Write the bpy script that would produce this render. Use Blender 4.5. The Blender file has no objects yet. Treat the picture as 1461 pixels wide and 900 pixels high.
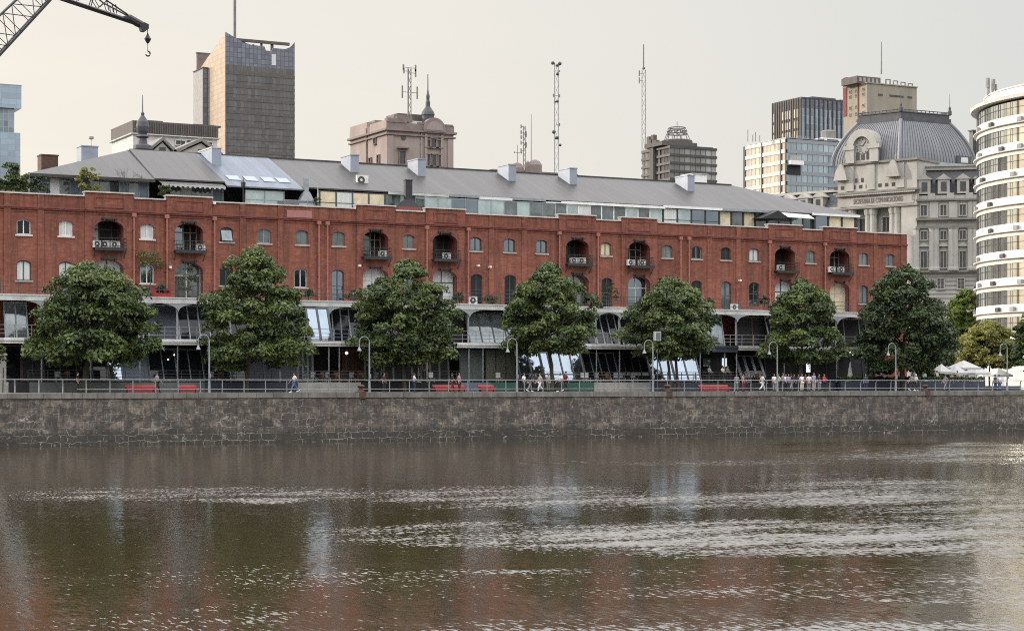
import bpy, math, random
import numpy as np
from mathutils import Vector
R = math.radians
random.seed(7)
scene = bpy.context.scene
COL = scene.collection

# ------------------------------------------------------------------ camera geometry
YAW = R(27.7); FP = 2700.0; CY = -152.0; CZ = 5.0; HZ = 547.0
QZ = 4.22                                    # top of the quay above the water
def az(px): return YAW + math.atan((px - 730.5) / FP)
def X(px, Y): return (Y - CY) * math.tan(az(px))
def dep(px, Y): return (Y - CY) / math.cos(az(px)) * math.cos(az(px) - YAW)
def Z(px, py, Y): return CZ + (HZ - py) * dep(px, Y) / FP
FW = (math.sin(YAW), math.cos(YAW)); RT = (math.cos(YAW), -math.sin(YAW))
def PD(px, d):
    r = (px - 730.5) / FP * d
    return (d * FW[0] + r * RT[0], CY + d * FW[1] + r * RT[1])
def ZD(py, d): return CZ + (HZ - py) * d / FP
def reach(P, u, px):                         # distance along u from P until the sight line px
    k = (px - 730.5) / FP
    x, y = P[0], P[1] - CY
    r0, d0 = x * RT[0] + y * RT[1], x * FW[0] + y * FW[1]
    ur, ud = u[0] * RT[0] + u[1] * RT[1], u[0] * FW[0] + u[1] * FW[1]
    return (k * d0 - r0) / (ur - k * ud)

# ------------------------------------------------------------------ materials
def nodes_of(name):
    m = bpy.data.materials.new(name); m.use_nodes = True
    nt = m.node_tree; b = nt.nodes['Principled BSDF']
    return m, nt, b
def N(nt, t, **kw):
    n = nt.nodes.new(t)
    for k, v in kw.items():
        if k.startswith('_'): setattr(n, k[1:], v)
        else: n.inputs[k.replace('__', ' ')].default_value = v
    return n
def L(nt, a, b): nt.links.new(a, b)
def sc(c, f): return (min(1, c[0] * f), min(1, c[1] * f), min(1, c[2] * f), 1)
def mat(name, col, rough=.7, var=.2, scale=.8, metal=0, spec=.5, bump=0, stretch=(1, 1, 1), emit=0):
    m, nt, b = nodes_of(name)
    tc = N(nt, 'ShaderNodeTexCoord'); mp = N(nt, 'ShaderNodeMapping'); mp.inputs['Scale'].default_value = stretch
    L(nt, tc.outputs['Object'], mp.inputs['Vector'])
    n = N(nt, 'ShaderNodeTexNoise', Scale=scale, Detail=6, Roughness=.65); L(nt, mp.outputs[0], n.inputs['Vector'])
    cr = nt.nodes.new('ShaderNodeValToRGB')
    cr.color_ramp.elements[0].position = .3; cr.color_ramp.elements[1].position = .7
    cr.color_ramp.elements[0].color = sc(col, 1 - var); cr.color_ramp.elements[1].color = sc(col, 1 + var)
    L(nt, n.outputs['Fac'], cr.inputs['Fac']); L(nt, cr.outputs[0], b.inputs['Base Color'])
    b.inputs['Roughness'].default_value = rough; b.inputs['Metallic'].default_value = metal
    b.inputs['Specular IOR Level'].default_value = spec
    if bump:
        bp = N(nt, 'ShaderNodeBump', Strength=bump, Distance=.05); L(nt, n.outputs['Fac'], bp.inputs['Height'])
        L(nt, bp.outputs[0], b.inputs['Normal'])
    if emit:
        b.inputs['Emission Color'].default_value = (*col[:3], 1); b.inputs['Emission Strength'].default_value = emit
    return m
def mixc(nt, fac, a, b, mode='MIX'):
    m = nt.nodes.new('ShaderNodeMix'); m.data_type = 'RGBA'; m.blend_type = mode
    for s, v in ((m.inputs[0], fac), (m.inputs[6], a), (m.inputs[7], b)):
        if hasattr(v, 'is_output'): L(nt, v, s)
        else: s.default_value = v
    return m.outputs[2]
def ramp(nt, src, p0, p1, c0=(0, 0, 0, 1), c1=(1, 1, 1, 1)):
    cr = nt.nodes.new('ShaderNodeValToRGB'); e = cr.color_ramp.elements
    e[0].position, e[1].position = p0, p1; e[0].color, e[1].color = c0, c1
    L(nt, src, cr.inputs['Fac']); return cr.outputs[0]
def noise(nt, scale, stretch=(1, 1, 1), detail=5, rough=.6, coord='Object', loc=(0, 0, 0)):
    tc = N(nt, 'ShaderNodeTexCoord'); mp = N(nt, 'ShaderNodeMapping'); mp.inputs['Scale'].default_value = stretch
    mp.inputs['Location'].default_value = loc
    L(nt, tc.outputs[coord], mp.inputs['Vector'])
    n = N(nt, 'ShaderNodeTexNoise', Scale=scale, Detail=detail, Roughness=rough); L(nt, mp.outputs[0], n.inputs['Vector'])
    return n.outputs['Fac'], mp.outputs[0]

def brick_mat():
    m, nt, b = nodes_of('red_brick')
    tc = N(nt, 'ShaderNodeTexCoord'); sx = nt.nodes.new('ShaderNodeSeparateXYZ'); L(nt, tc.outputs['Object'], sx.inputs[0])
    cb = nt.nodes.new('ShaderNodeCombineXYZ'); L(nt, sx.outputs[0], cb.inputs[0]); L(nt, sx.outputs[2], cb.inputs[1])
    br = N(nt, 'ShaderNodeTexBrick', Scale=1, Mortar__Size=.012, Brick__Width=.52, Row__Height=.17)
    br.inputs['Color1'].default_value = (.305, .114, .073, 1); br.inputs['Color2'].default_value = (.215, .076, .052, 1)
    br.inputs['Mortar'].default_value = (.19, .095, .075, 1); br.inputs['Bias'].default_value = -.1
    L(nt, cb.outputs[0], br.inputs['Vector'])
    f1, _ = noise(nt, .22, (1, 1, 1.5), 7, .7); f2, _ = noise(nt, .9, (1.6, 1, .12), 5, .7); f3, _ = noise(nt, 2.3, (1, 1, 1), 6, .75)
    c = mixc(nt, ramp(nt, f1, .4, .78), br.outputs['Color'], (.15, .052, .038, 1))
    c = mixc(nt, ramp(nt, f2, .44, .66, c1=(.85, .85, .85, 1)), c, (.105, .045, .035, 1))
    c = mixc(nt, ramp(nt, f3, .52, .75, c1=(.6, .6, .6, 1)), c, (.36, .17, .12, 1))
    L(nt, c, b.inputs['Base Color']); b.inputs['Roughness'].default_value = .9; b.inputs['Specular IOR Level'].default_value = .2
    return m

def quay_mat():
    m, nt, b = nodes_of('quay_granite')
    tc = N(nt, 'ShaderNodeTexCoord'); sx = nt.nodes.new('ShaderNodeSeparateXYZ'); L(nt, tc.outputs['Object'], sx.inputs[0])
    # block pattern: distorted voronoi cells, flatter than wide
    nz = N(nt, 'ShaderNodeTexNoise', Scale=1.1, Detail=3); L(nt, tc.outputs['Object'], nz.inputs['Vector'])
    ad = nt.nodes.new('ShaderNodeVectorMath'); ad.operation = 'MULTIPLY_ADD'
    L(nt, nz.outputs['Color'], ad.inputs[0]); ad.inputs[1].default_value = (.9, 0, .62); L(nt, tc.outputs['Object'], ad.inputs[2])
    s2 = nt.nodes.new('ShaderNodeSeparateXYZ'); L(nt, ad.outputs[0], s2.inputs[0])
    cb = nt.nodes.new('ShaderNodeCombineXYZ'); L(nt, s2.outputs[0], cb.inputs[0]); L(nt, s2.outputs[2], cb.inputs[1])
    vo = N(nt, 'ShaderNodeTexBrick', Scale=1, Mortar__Size=.022, Mortar__Smooth=.3, Brick__Width=1.15, Row__Height=.56); vo.squash = .7; vo.squash_frequency = 3; vo.offset = .43
    vo.inputs['Color1'].default_value = (0, 0, 0, 1); vo.inputs['Color2'].default_value = (1, 1, 1, 1); vo.inputs['Mortar'].default_value = (.3, .3, .3, 1); L(nt, cb.outputs[0], vo.inputs['Vector'])
    cell = nt.nodes.new('ShaderNodeSeparateColor'); L(nt, vo.outputs['Color'], cell.inputs[0])
    base = ramp(nt, cell.outputs[0], 0, 1, (.085, .069, .053, 1), (.36, .295, .225, 1))
    big, _ = noise(nt, .14, (1, 1, 1), 6, .7)
    base = mixc(nt, ramp(nt, big, .4, .62), base, (.19, .14, .115, 1))
    base2 = mixc(nt, ramp(nt, noise(nt, 3.5, (1, 1, 1), 7, .75)[0], .4, .72), base, (.07, .066, .06, 1))
    st, _ = noise(nt, 1.9, (1.4, 1, .10), 6, .75)
    c = mixc(nt, ramp(nt, st, .48, .66, c1=(.85, .85, .85, 1)), base2, (.045, .044, .04, 1))
    st2, _ = noise(nt, 2.6, (1.5, 1, .14), 6, .75, loc=(9, 0, 3))
    c = mixc(nt, ramp(nt, st2, .53, .72, c1=(.8, .8, .8, 1)), c, (.36, .36, .34, 1))
    # pale repointed mortar, only here and there and mostly low on the wall
    mpv = N(nt, 'ShaderNodeMapping'); mpv.inputs['Scale'].default_value = (.95, .01, 1.7); L(nt, ad.outputs[0], mpv.inputs['Vector'])
    vv = N(nt, 'ShaderNodeTexVoronoi', _feature='DISTANCE_TO_EDGE', Scale=1.0, Randomness=.8); L(nt, mpv.outputs[0], vv.inputs['Vector'])
    vpick = ramp(nt, noise(nt, .45, (1, 1, 1.6), 5, .7, loc=(1, 5, 3))[0], .57, .62)
    edge = mixc(nt, vpick, ramp(nt, vo.outputs['Fac'], .25, .9), ramp(nt, vv.outputs['Distance'], .012, .05, (1, 1, 1, 1), (0, 0, 0, 1)))
    pick = ramp(nt, noise(nt, .55, (1, 1, 1.2), 4, .6, loc=(4, 1, 7))[0], -.1 + .5, .55)
    low = nt.nodes.new('ShaderNodeMapRange'); low.inputs[1].default_value = 2.9; low.inputs[2].default_value = 1.0
    low.inputs[3].default_value = .5; low.inputs[4].default_value = .8; L(nt, sx.outputs[2], low.inputs[0])
    mu = nt.nodes.new('ShaderNodeMath'); mu.operation = 'MULTIPLY'; L(nt, edge, mu.inputs[0]); L(nt, pick, mu.inputs[1])
    mu2 = nt.nodes.new('ShaderNodeMath'); mu2.operation = 'MULTIPLY'; L(nt, mu.outputs[0], mu2.inputs[0]); L(nt, low.outputs[0], mu2.inputs[1])
    # wet tidal band
    wet = nt.nodes.new('ShaderNodeMapRange'); wet.inputs[1].default_value = 1.25; wet.inputs[2].default_value = .85
    tn, _ = noise(nt, .8, (1, 1, .6), 6, .75, loc=(8, 2, 2)); ta = nt.nodes.new('ShaderNodeMath'); ta.operation = 'MULTIPLY_ADD'; L(nt, tn, ta.inputs[0]); ta.inputs[1].default_value = -1.5; ad2 = nt.nodes.new('ShaderNodeMath'); ad2.operation = 'ADD'; L(nt, sx.outputs[2], ad2.inputs[0]); ad2.inputs[1].default_value = .75; L(nt, ad2.outputs[0], ta.inputs[2]); L(nt, ta.outputs[0], wet.inputs[0])
    wn = nt.nodes.new('ShaderNodeMath'); wn.operation = 'MULTIPLY'; L(nt, wet.outputs[0], wn.inputs[0]); wn.inputs[1].default_value = .75
    c = mixc(nt, wn.outputs[0], c, (.026, .03, .02, 1))
    jd = nt.nodes.new('ShaderNodeMath'); jd.operation = 'MULTIPLY'; L(nt, ramp(nt, vo.outputs['Fac'], .2, .9), jd.inputs[0]); jd.inputs[1].default_value = .55
    c = mixc(nt, jd.outputs[0], c, (.03, .029, .027, 1))
    blot = ramp(nt, noise(nt, 1.25, (1, 1, 1.25), 7, .78, loc=(3, 3, 9))[0], .45, .58, (.78, .78, .78, 1), (0, 0, 0, 1))
    c = mixc(nt, blot, c, (.04, .037, .035, 1))
    red = ramp(nt, noise(nt, .28, (1, 1, .9), 5, .65, loc=(2.2, 0, 11))[0], .66, .74, c1=(.55, .55, .55, 1))
    c = mixc(nt, red, c, (.22, .07, .06, 1))
    wht = ramp(nt, noise(nt, .9, (1, 1, 1.5), 6, .7, loc=(7, 0, 2))[0], .6, .68, c1=(.7, .7, .7, 1))
    c = mixc(nt, wht, c, (.45, .42, .38, 1))
    c = mixc(nt, mu2.outputs[0], c, (.4, .365, .31, 1))
    L(nt, c, b.inputs['Base Color']); b.inputs['Roughness'].default_value = .85
    bp = N(nt, 'ShaderNodeBump', Strength=.7, Distance=.12); L(nt, ramp(nt, vo.outputs['Fac'], 0, 1, (1, 1, 1, 1), (0, 0, 0, 1)), bp.inputs['Height']); L(nt, bp.outputs[0], b.inputs['Normal'])
    return m

def roof_mat(name, col, step=1.05, dark=.62):
    m, nt, b = nodes_of(name)
    tc = N(nt, 'ShaderNodeTexCoord'); sx = nt.nodes.new('ShaderNodeSeparateXYZ'); L(nt, tc.outputs['Object'], sx.inputs[0])
    dv = nt.nodes.new('ShaderNodeMath'); dv.operation = 'DIVIDE'; L(nt, sx.outputs[0], dv.inputs[0]); dv.inputs[1].default_value = step
    fl = nt.nodes.new('ShaderNodeMath'); fl.operation = 'FLOOR'; L(nt, dv.outputs[0], fl.inputs[0])
    fr = nt.nodes.new('ShaderNodeMath'); fr.operation = 'FRACT'; L(nt, dv.outputs[0], fr.inputs[0])
    wn = N(nt, 'ShaderNodeTexWhiteNoise', _noise_dimensions='1D'); L(nt, fl.outputs[0], wn.inputs['W'])
    c = ramp(nt, wn.outputs['Value'], 0, 1, sc(col, .78), sc(col, 1.2))
    f, _ = noise(nt, .3, (1.5, .4, 1), 6, .7)
    c = mixc(nt, ramp(nt, f, .4, .75, c1=(.6, .6, .6, 1)), c, sc((col[0] * 1.05, col[1] * .97, col[2] * .9), .72))
    c = mixc(nt, ramp(nt, fr.outputs[0], .86, .9, c1=(.85, .85, .85, 1)), c, sc(col, dark))
    L(nt, c, b.inputs['Base Color']); b.inputs['Roughness'].default_value = .5
    return m

def leaf_mat(name, dark, light, trans=.25):
    m, nt, b = nodes_of(name)
    at = N(nt, 'ShaderNodeAttribute'); at.attribute_name = 'tint'
    f, _ = noise(nt, .55, (1, 1, 1), 3, .5)
    ad = nt.nodes.new('ShaderNodeMath'); ad.operation = 'MULTIPLY_ADD'; L(nt, f, ad.inputs[0]); ad.inputs[1].default_value = .9
    L(nt, at.outputs['Fac'], ad.inputs[2])
    c = ramp(nt, ad.outputs[0], .3, 1.15, (*dark, 1), (*light, 1))
    L(nt, c, b.inputs['Base Color']); b.inputs['Roughness'].default_value = .45; b.inputs['Specular IOR Level'].default_value = .4
    tr = N(nt, 'ShaderNodeBsdfTranslucent'); L(nt, c, tr.inputs[0])
    ms = N(nt, 'ShaderNodeMixShader'); ms.inputs[0].default_value = trans
    L(nt, b.outputs[0], ms.inputs[1]); L(nt, tr.outputs[0], ms.inputs[2]); L(nt, ms.outputs[0], nt.nodes['Material Output'].inputs[0])
    return m

def grid_mat(name, glass, line, wx, wz, lw=.06, rough=.15, metal=.6, var=.35, band=0, bandcol=None, bandh=.4):
    """curtain wall: panes of slightly different tone between thin mullion lines; u = along the wall (x+y), v = z"""
    m, nt, b = nodes_of(name)
    tc = N(nt, 'ShaderNodeTexCoord'); sx = nt.nodes.new('ShaderNodeSeparateXYZ'); L(nt, tc.outputs['Object'], sx.inputs[0])
    ad = nt.nodes.new('ShaderNodeMath'); ad.operation = 'ADD'; L(nt, sx.outputs[0], ad.inputs[0]); L(nt, sx.outputs[1], ad.inputs[1])
    cb = nt.nodes.new('ShaderNodeCombineXYZ'); L(nt, ad.outputs[0], cb.inputs[0]); L(nt, sx.outputs[2], cb.inputs[1])
    br = N(nt, 'ShaderNodeTexBrick', Scale=1, Mortar__Size=lw, Brick__Width=wx, Row__Height=wz, Mortar__Smooth=.1, Bias=0)
    br.offset = 0; br.inputs['Color1'].default_value = sc(glass, 1 - var); br.inputs['Color2'].default_value = sc(glass, 1 + var)
    br.inputs['Mortar'].default_value = (*line, 1); L(nt, cb.outputs[0], br.inputs['Vector'])
    f, _ = noise(nt, .05, (1, 1, 1.6), 4)
    c = mixc(nt, ramp(nt, f, .4, .7, c1=(.4, .4, .4, 1)), br.outputs['Color'], sc(glass, .7))
    L(nt, c, b.inputs['Base Color']); b.inputs['Roughness'].default_value = rough; b.inputs['Metallic'].default_value = metal
    return m

M = {}
M['brick'] = brick_mat()
M['quay'] = quay_mat()
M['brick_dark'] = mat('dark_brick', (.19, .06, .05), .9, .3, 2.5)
M['brick_pink'] = mat('pink_plaster', (.36, .17, .15), .9, .15, 1)
M['stone'] = mat('weathered_stone', (.36, .345, .32), .85, .28, 1.2, bump=.2)
M['cap'] = mat('quay_cap_stone', (.16, .15, .135), .85, .45, 1.1, bump=.4, stretch=(1, 1, .4))
M['coping'] = mat('pale_coping', (.55, .53, .5), .8, .25, .7)
M['pave'] = mat('promenade_paving', (.17, .165, .155), .85, .25, 1.2)
M['ground'] = mat('city_ground', (.1, .1, .095), .9, .2, .1)
M['white'] = mat('white_paint', (.74, .73, .71), .5, .12, 1.3)
M['white_old'] = mat('weathered_white_paint', (.5, .5, .48), .6, .22, 1.0)
M['plaster'] = mat('grey_plaster', (.3, .29, .28), .8, .2, 1.2)  # plain grey plaster tone
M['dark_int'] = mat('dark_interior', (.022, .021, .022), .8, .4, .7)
M['black'] = mat('black_iron', (.02, .02, .022), .5, .3, 2)
M['iron_grey'] = mat('grey_painted_iron', (.26, .28, .29), .45, .2, 2)
M['galv'] = mat('galvanised_steel', (.27, .285, .3), .4, .15, 3, metal=.3)
M['navy'] = mat('navy_panel', (.035, .04, .06), .55, .3, .5)
M['bluegrey'] = mat('blue_grey_panel', (.1, .13, .17), .45, .25, .6)
M['grngrey'] = mat('green_grey_render', (.14, .155, .145), .8, .22, .7)
M['green'] = mat('dark_green_paint', (.03, .1, .075), .5, .2, 1)
M['red'] = mat('red_paint', (.3, .02, .022), .45, .2, 1)
M['pipe'] = mat('red_brown_pipe', (.32, .12, .09), .55, .15, 1)
M['wood'] = mat('brown_door_timber', (.16, .075, .04), .6, .25, 2, stretch=(1, 1, .2))
M['rust'] = mat('rusted_steel', (.085, .045, .032), .8, .4, 3)
M['roof'] = roof_mat('grey_sheet_roof', (.046, .041, .038))
M['roof_blue'] = roof_mat('blue_grey_metal_roof', (.115, .135, .175), .6, .8)
M['zinc'] = mat('zinc_flue', (.28, .31, .37), .45, .15, .7, metal=.15)
M['skylight'] = mat('skylight_glass', (.13, .165, .21), .05, .08, 1, metal=.6)
M['glass_dark'] = mat('dark_window_glass', (.012, .014, .017), .05, .5, .5, spec=.35)
M['glass_mid'] = mat('grey_window_glass', (.16, .18, .185), .05, .45, .8, metal=.5)
M['glass_sky'] = mat('sky_reflecting_glass', (.24, .285, .33), .04, .12, .5, metal=.95)
M['glass_green'] = mat('greenish_screen_glass', (.42, .5, .49), .07, .3, .45, metal=.55)
M['curtain'] = mat('pale_blind_behind_glass', (.55, .57, .56), .25, .18, 1.2, stretch=(4, 1, .4))
M['cream'] = mat('cream_blind_and_painted_sky', (.6, .52, .36), .4, .2, 1.2)  # blinds; on the roof screens the colour paints bright sky seen through
M['frame_dark'] = mat('dark_window_frame', (.06, .06, .062), .5, .2, 1)
M['frame_olive'] = mat('olive_grey_window_frame', (.17, .165, .13), .5, .2, 1)
M['ac'] = mat('air_conditioner_casing', (.68, .68, .65), .5, .12, 3)
M['fabric_w'] = mat('white_canvas', (.42, .42, .41), .85, .08, 2)
M['fabric_g'] = mat('pale_green_canvas', (.4, .47, .42), .85, .12, 2)
M['bark'] = mat('tree_bark', (.075, .062, .048), .9, .35, 4, bump=.5, stretch=(1, 1, .3))
M['leaf'] = leaf_mat('street_tree_leaves', (.010, .028, .009), (.165, .215, .062))
M['leaf_dark'] = leaf_mat('dark_tree_leaves', (.006, .019, .007), (.085, .12, .038))
M['leaf_yellow'] = leaf_mat('olive_yellow_leaves', (.1, .105, .022), (.36, .35, .1), .4)
M['leaf_fresh'] = leaf_mat('fresh_green_leaves', (.05, .08, .015), (.22, .3, .06), .35)
M['leaf_pot'] = leaf_mat('potted_plant_leaves', (.012, .025, .010), (.075, .10, .04))
M['bulb'] = mat('lit_bulb', (1, .93, .8), .5, 0, 1, emit=6)
M['globe'] = mat('lit_globe_lamp', (1, .9, .72), .5, 0, 1, emit=2.2)
M['screen'] = mat('glowing_white_panel', (.8, .87, .95), .5, .1, 1, emit=.8)  # emissive; also on the banner cloth, which has no lamp

# ------------------------------------------------------------------ mesh builder
class MB:
    def __init__(s): s.v = []; s.f = []
    def add(s, vs, fs):
        o = len(s.v); s.v.extend(vs); s.f.extend([tuple(o + i for i in f) for f in fs]); return s
    def hexa(s, p):      # 8 corners: bottom ring 0-3, top ring 4-7
        return s.add(p, [(3, 2, 1, 0), (4, 5, 6, 7), (0, 1, 5, 4), (1, 2, 6, 5), (2, 3, 7, 6), (3, 0, 4, 7)])
    def box(s, x0, x1, y0, y1, z0, z1):
        return s.hexa([(x0, y0, z0), (x1, y0, z0), (x1, y1, z0), (x0, y1, z0), (x0, y0, z1), (x1, y0, z1), (x1, y1, z1), (x0, y1, z1)])
    def fbox(s, fr, a0, a1, d0, d1, z0, z1, lean=0):   # in a wall frame: a along, d outwards
        P, u, n = fr
        def q(a, d, z): return (P[0] + u[0] * a + n[0] * d, P[1] + u[1] * a + n[1] * d, z)
        return s.hexa([q(a0, d1, z0), q(a1, d1, z0), q(a1, d0, z0), q(a0, d0, z0), q(a0, d1 - lean, z1), q(a1, d1 - lean, z1), q(a1, d0 - lean, z1), q(a0, d0 - lean, z1)])
    def prism(s, poly, y0, y1):          # polygon in (x,z) extruded along y
        n = len(poly)
        vs = [(x, y0, z) for x, z in poly] + [(x, y1, z) for x, z in poly]
        return s.add(vs, [tuple(range(n)), tuple(reversed(range(n, 2 * n)))] + [(i, i + n, (i + 1) % n + n, (i + 1) % n) for i in range(n)])
    def fprism(s, fr, poly, d0, d1):
        P, u, n = fr; k = len(poly)
        q = lambda a, d, z: (P[0] + u[0] * a + n[0] * d, P[1] + u[1] * a + n[1] * d, z)
        vs = [q(a, d1, z) for a, z in poly] + [q(a, d0, z) for a, z in poly]
        return s.add(vs, [tuple(range(k)), tuple(reversed(range(k, 2 * k)))] + [(i, i + k, (i + 1) % k + k, (i + 1) % k) for i in range(k)])
    def plan(s, poly, z0, z1):           # polygon in (x,y) extruded up
        n = len(poly)
        vs = [(x, y, z0) for x, y in poly] + [(x, y, z1) for x, y in poly]
        return s.add(vs, [tuple(reversed(range(n))), tuple(range(n, 2 * n))] + [(i, (i + 1) % n, (i + 1) % n + n, i + n) for i in range(n)])
    def tube(s, pts, rad, n=6):
        pts = [Vector(p) for p in pts]
        if not hasattr(rad, '__len__'): rad = [rad] * len(pts)
        vs = []; ref = Vector((.13, .31, .94)).normalized()
        for i, p in enumerate(pts):
            t = (pts[min(i + 1, len(pts) - 1)] - pts[max(i - 1, 0)])
            t = t.normalized() if t.length > 1e-9 else Vector((0, 0, 1))
            a = t.cross(ref if abs(t.dot(ref)) < .95 else Vector((1, 0, 0))).normalized(); b = t.cross(a)
            for k in range(n):
                th = 2 * math.pi * k / n
                vs.append(tuple(p + (a * math.cos(th) + b * math.sin(th)) * rad[i]))
        fs = []
        for i in range(len(pts) - 1):
            for k in range(n):
                fs.append((i * n + k, i * n + (k + 1) % n, (i + 1) * n + (k + 1) % n, (i + 1) * n + k))
        fs.append(tuple(reversed(range(n)))); fs.append(tuple(range((len(pts) - 1) * n, len(pts) * n)))
        return s.add(vs, fs)
    def lathe(s, c, prof, n=16):         # prof: (r, z) bottom to top
        vs = []
        for r, z in prof:
            for k in range(n):
                th = 2 * math.pi * k / n; vs.append((c[0] + r * math.cos(th), c[1] + r * math.sin(th), c[2] + z))
        fs = [(i * n + k, i * n + (k + 1) % n, (i + 1) * n + (k + 1) % n, (i + 1) * n + k) for i in range(len(prof) - 1) for k in range(n)]
        fs.append(tuple(reversed(range(n)))); fs.append(tuple(range((len(prof) - 1) * n, len(prof) * n)))
        return s.add(vs, fs)
    def build(s, name, m, parent=None, smooth=False):
        o0 = ORG.get(parent.name, (0, 0, 0)) if parent else (0, 0, 0)
        me = bpy.data.meshes.new(name)
        me.from_pydata([(v[0] - o0[0], v[1] - o0[1], v[2] - o0[2]) for v in s.v], [], s.f); me.update()
        if smooth: me.polygons.foreach_set('use_smooth', [True] * len(me.polygons))
        ob = bpy.data.objects.new(name, me); COL.objects.link(ob)
        me.materials.append(M[m] if isinstance(m, str) else m)
        if parent: ob.parent = parent; ORG[ob.name] = o0
        return ob
ORG = {}
def tag(o, label=None, cat=None, group=None, kind=None):
    for k, v in (('label', label), ('category', cat), ('group', group), ('kind', kind)):
        if v: o[k] = v
    return o
def thing(name, loc, label, cat, group=None):
    o = bpy.data.objects.new(name, None); COL.objects.link(o); o.location = loc; ORG[o.name] = tuple(loc)
    o.empty_display_size = .2
    return tag(o, label, cat, group)
def copy_tree(o, parent=None):
    c = o.copy(); COL.objects.link(c)
    if parent: c.parent = parent
    for ch in list(o.children): copy_tree(ch, c)
    return c
def arch(xc, w, z0, z1, rise, n=10, g=0.0):
    """outline of an opening with a segmental head, grown by g"""
    h = w / 2 + g; zs = z1 - rise
    pts = [(xc - h, z0 - g), (xc + h, z0 - g)]
    for i in range(n + 1):
        th = math.pi * i / n
        pts.append((xc + h * math.cos(th), zs + (rise + g) * math.sin(th)))
    return pts
def ring(mb, outer, inner, y0, y1, closed=True, skip=0):
    n = len(outer)
    vs = [(x, y0, z) for x, z in outer] + [(x, y0, z) for x, z in inner] + [(x, y1, z) for x, z in outer] + [(x, y1, z) for x, z in inner]
    fs = []
    for i in range(skip, n if closed else n - 1):
        j = (i + 1) % n
        fs += [(i, j, n + j, n + i), (2 * n + i, 3 * n + i, 3 * n + j, 2 * n + j), (i, 2 * n + i, 2 * n + j, j), (n + i, n + j, 3 * n + j, 3 * n + i)]
    used = sorted({i for f in fs for i in f}); ix = {v: k for k, v in enumerate(used)}
    mb.add([vs[i] for i in used], [tuple(ix[i] for i in f) for f in fs])
    return mb
# ------------------------------------------------------------------ setting
def sheet(name, x0, x1, y0, y1, z, m):
    mb = MB(); mb.add([(x0, y0, z), (x1, y0, z), (x1, y1, z), (x0, y1, z)], [(0, 1, 2, 3)])
    return tag(mb.build(name, m), kind='structure')
sheet('ground', -3000, 3000, 10.4, 6000, QZ - .02, 'ground')
mb = MB(); mb.box(-200, 420, .55, 10.4, QZ - .4, QZ); tag(mb.build('promenade', 'pave'), kind='structure')

# quay: coursed granite wall with a projecting cap
q = thing('quay_wall', (0, 0, 0), 'long weathered granite dock wall rising out of the brown water', 'quay wall')
mb = MB(); mb.hexa([(-200, -.12, -1.5), (420, -.12, -1.5), (420, .6, -1.5), (-200, .6, -1.5), (-200, 0, 3.78), (420, 0, 3.78), (420, .6, 3.78), (-200, .6, 3.78)])
mb.build('wall', 'quay', q)
mb = MB(); x = 10.0
while x < 200:
    w = random.uniform(1.0, 1.9); d = random.uniform(-.02, .02)
    mb.box(x + .012, x + w - .012, -.09 + d, .56, 3.784, QZ + .012 + d * .5); x += w
mb.box(-200, 10, -.09, .56, 3.784, QZ + .01); mb.box(x, 420, -.09, .56, 3.784, QZ + .01)
mb.build('cap_stone', 'cap', q)

# ------------------------------------------------------------------ brick warehouse
YF = 22.0
WX0, WX1 = 20.0, 174 * math.tan(az(1294))
W = thing('brick_warehouse', (WX0, YF, QZ), 'long red brick dock warehouse converted to flats and restaurants', 'warehouse')
fx = lambda px: X(px, YF)
ZB, ZT, ZR = 12.9, 22.35, 22.75
loggias = [155, 269, 535, 634, 823, 911, 1119, 1197]
bays = [(121, 190), (237, 302), (508, 563), (607, 663), (797, 849), (886, 937), (1096, 1143), (1174, 1221)]
LW = 2.75
upper = [(34, 'glass_dark', 'white'), (94, 'curtain', 'white'), (210, 'curtain', 'white'), (323, 'bluegrey', 'frame_dark'),
         (377, 'glass_mid', 'iron_grey'), (431, 'glass_mid', 'frame_olive'), (483, 'glass_mid', 'frame_olive'), (583, 'glass_mid', 'frame_olive'),
         (679, 'glass_sky', 'frame_dark'), (727, 'glass_sky', 'frame_dark'), (773, 'glass_sky', 'frame_dark'), (864.5, 'cream', 'frame_olive'),
         (952, 'glass_mid', 'frame_olive'), (994, 'glass_dark', 'iron_grey'), (1035.5, 'dark_int', 'frame_dark'), (1076, 'curtain', 'frame_olive'),
         (1156.5, 'glass_mid', 'frame_olive'), (1232, 'glass_sky', 'frame_olive'), (1270, 'glass_mid', 'frame_olive')]
lower = [(34, 'curtain', 'frame_dark', 14.4), (94, 'curtain', 'frame_dark', 14.4), (210, 'glass_sky', 'white', 14.4), (323, 'glass_dark', 'frame_dark', 14.4),
         (377, 'glass_mid', 'frame_dark', 14.4), (429, 'glass_dark', 'white_old', 14.4), (482, 'glass_sky', 'frame_dark', 13.0), (583, 'glass_mid', 'frame_dark', 14.2),
         (680, 'glass_dark', 'frame_dark', 13.0), (728, 'glass_dark', 'frame_dark', 13.0), (773, 'glass_dark', 'frame_dark', 13.0), (866, 'glass_dark', 'frame_dark', 13.0),
         (952, 'glass_dark', 'frame_dark', 14.0), (994, 'glass_dark', 'frame_dark', 14.0), (1036, 'glass_mid', 'frame_dark', 13.0), (1076, 'glass_sky', 'frame_dark', 13.6),
         (1160, 'glass_mid', 'frame_dark', 14.2), (1232, 'glass_mid', 'frame_dark', 14.2), (1270, 'glass_mid', 'frame_dark', 14.2)]
extra = [fx(34) - 4.1, fx(34) - 8.2]                     # the same wall goes on past the frame
WW = 1.28
cut = MB()
def cutter(xc, w, z0, z1, rise): cut.prism(arch(xc, w, z0, z1, rise), YF - .6, YF + .9)
for px, *_ in upper: cutter(fx(px), WW, 18.62, 20.0, .3)
for px, _, _, zb in lower: cutter(fx(px), WW + .06, zb, 16.25, .36)
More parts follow.
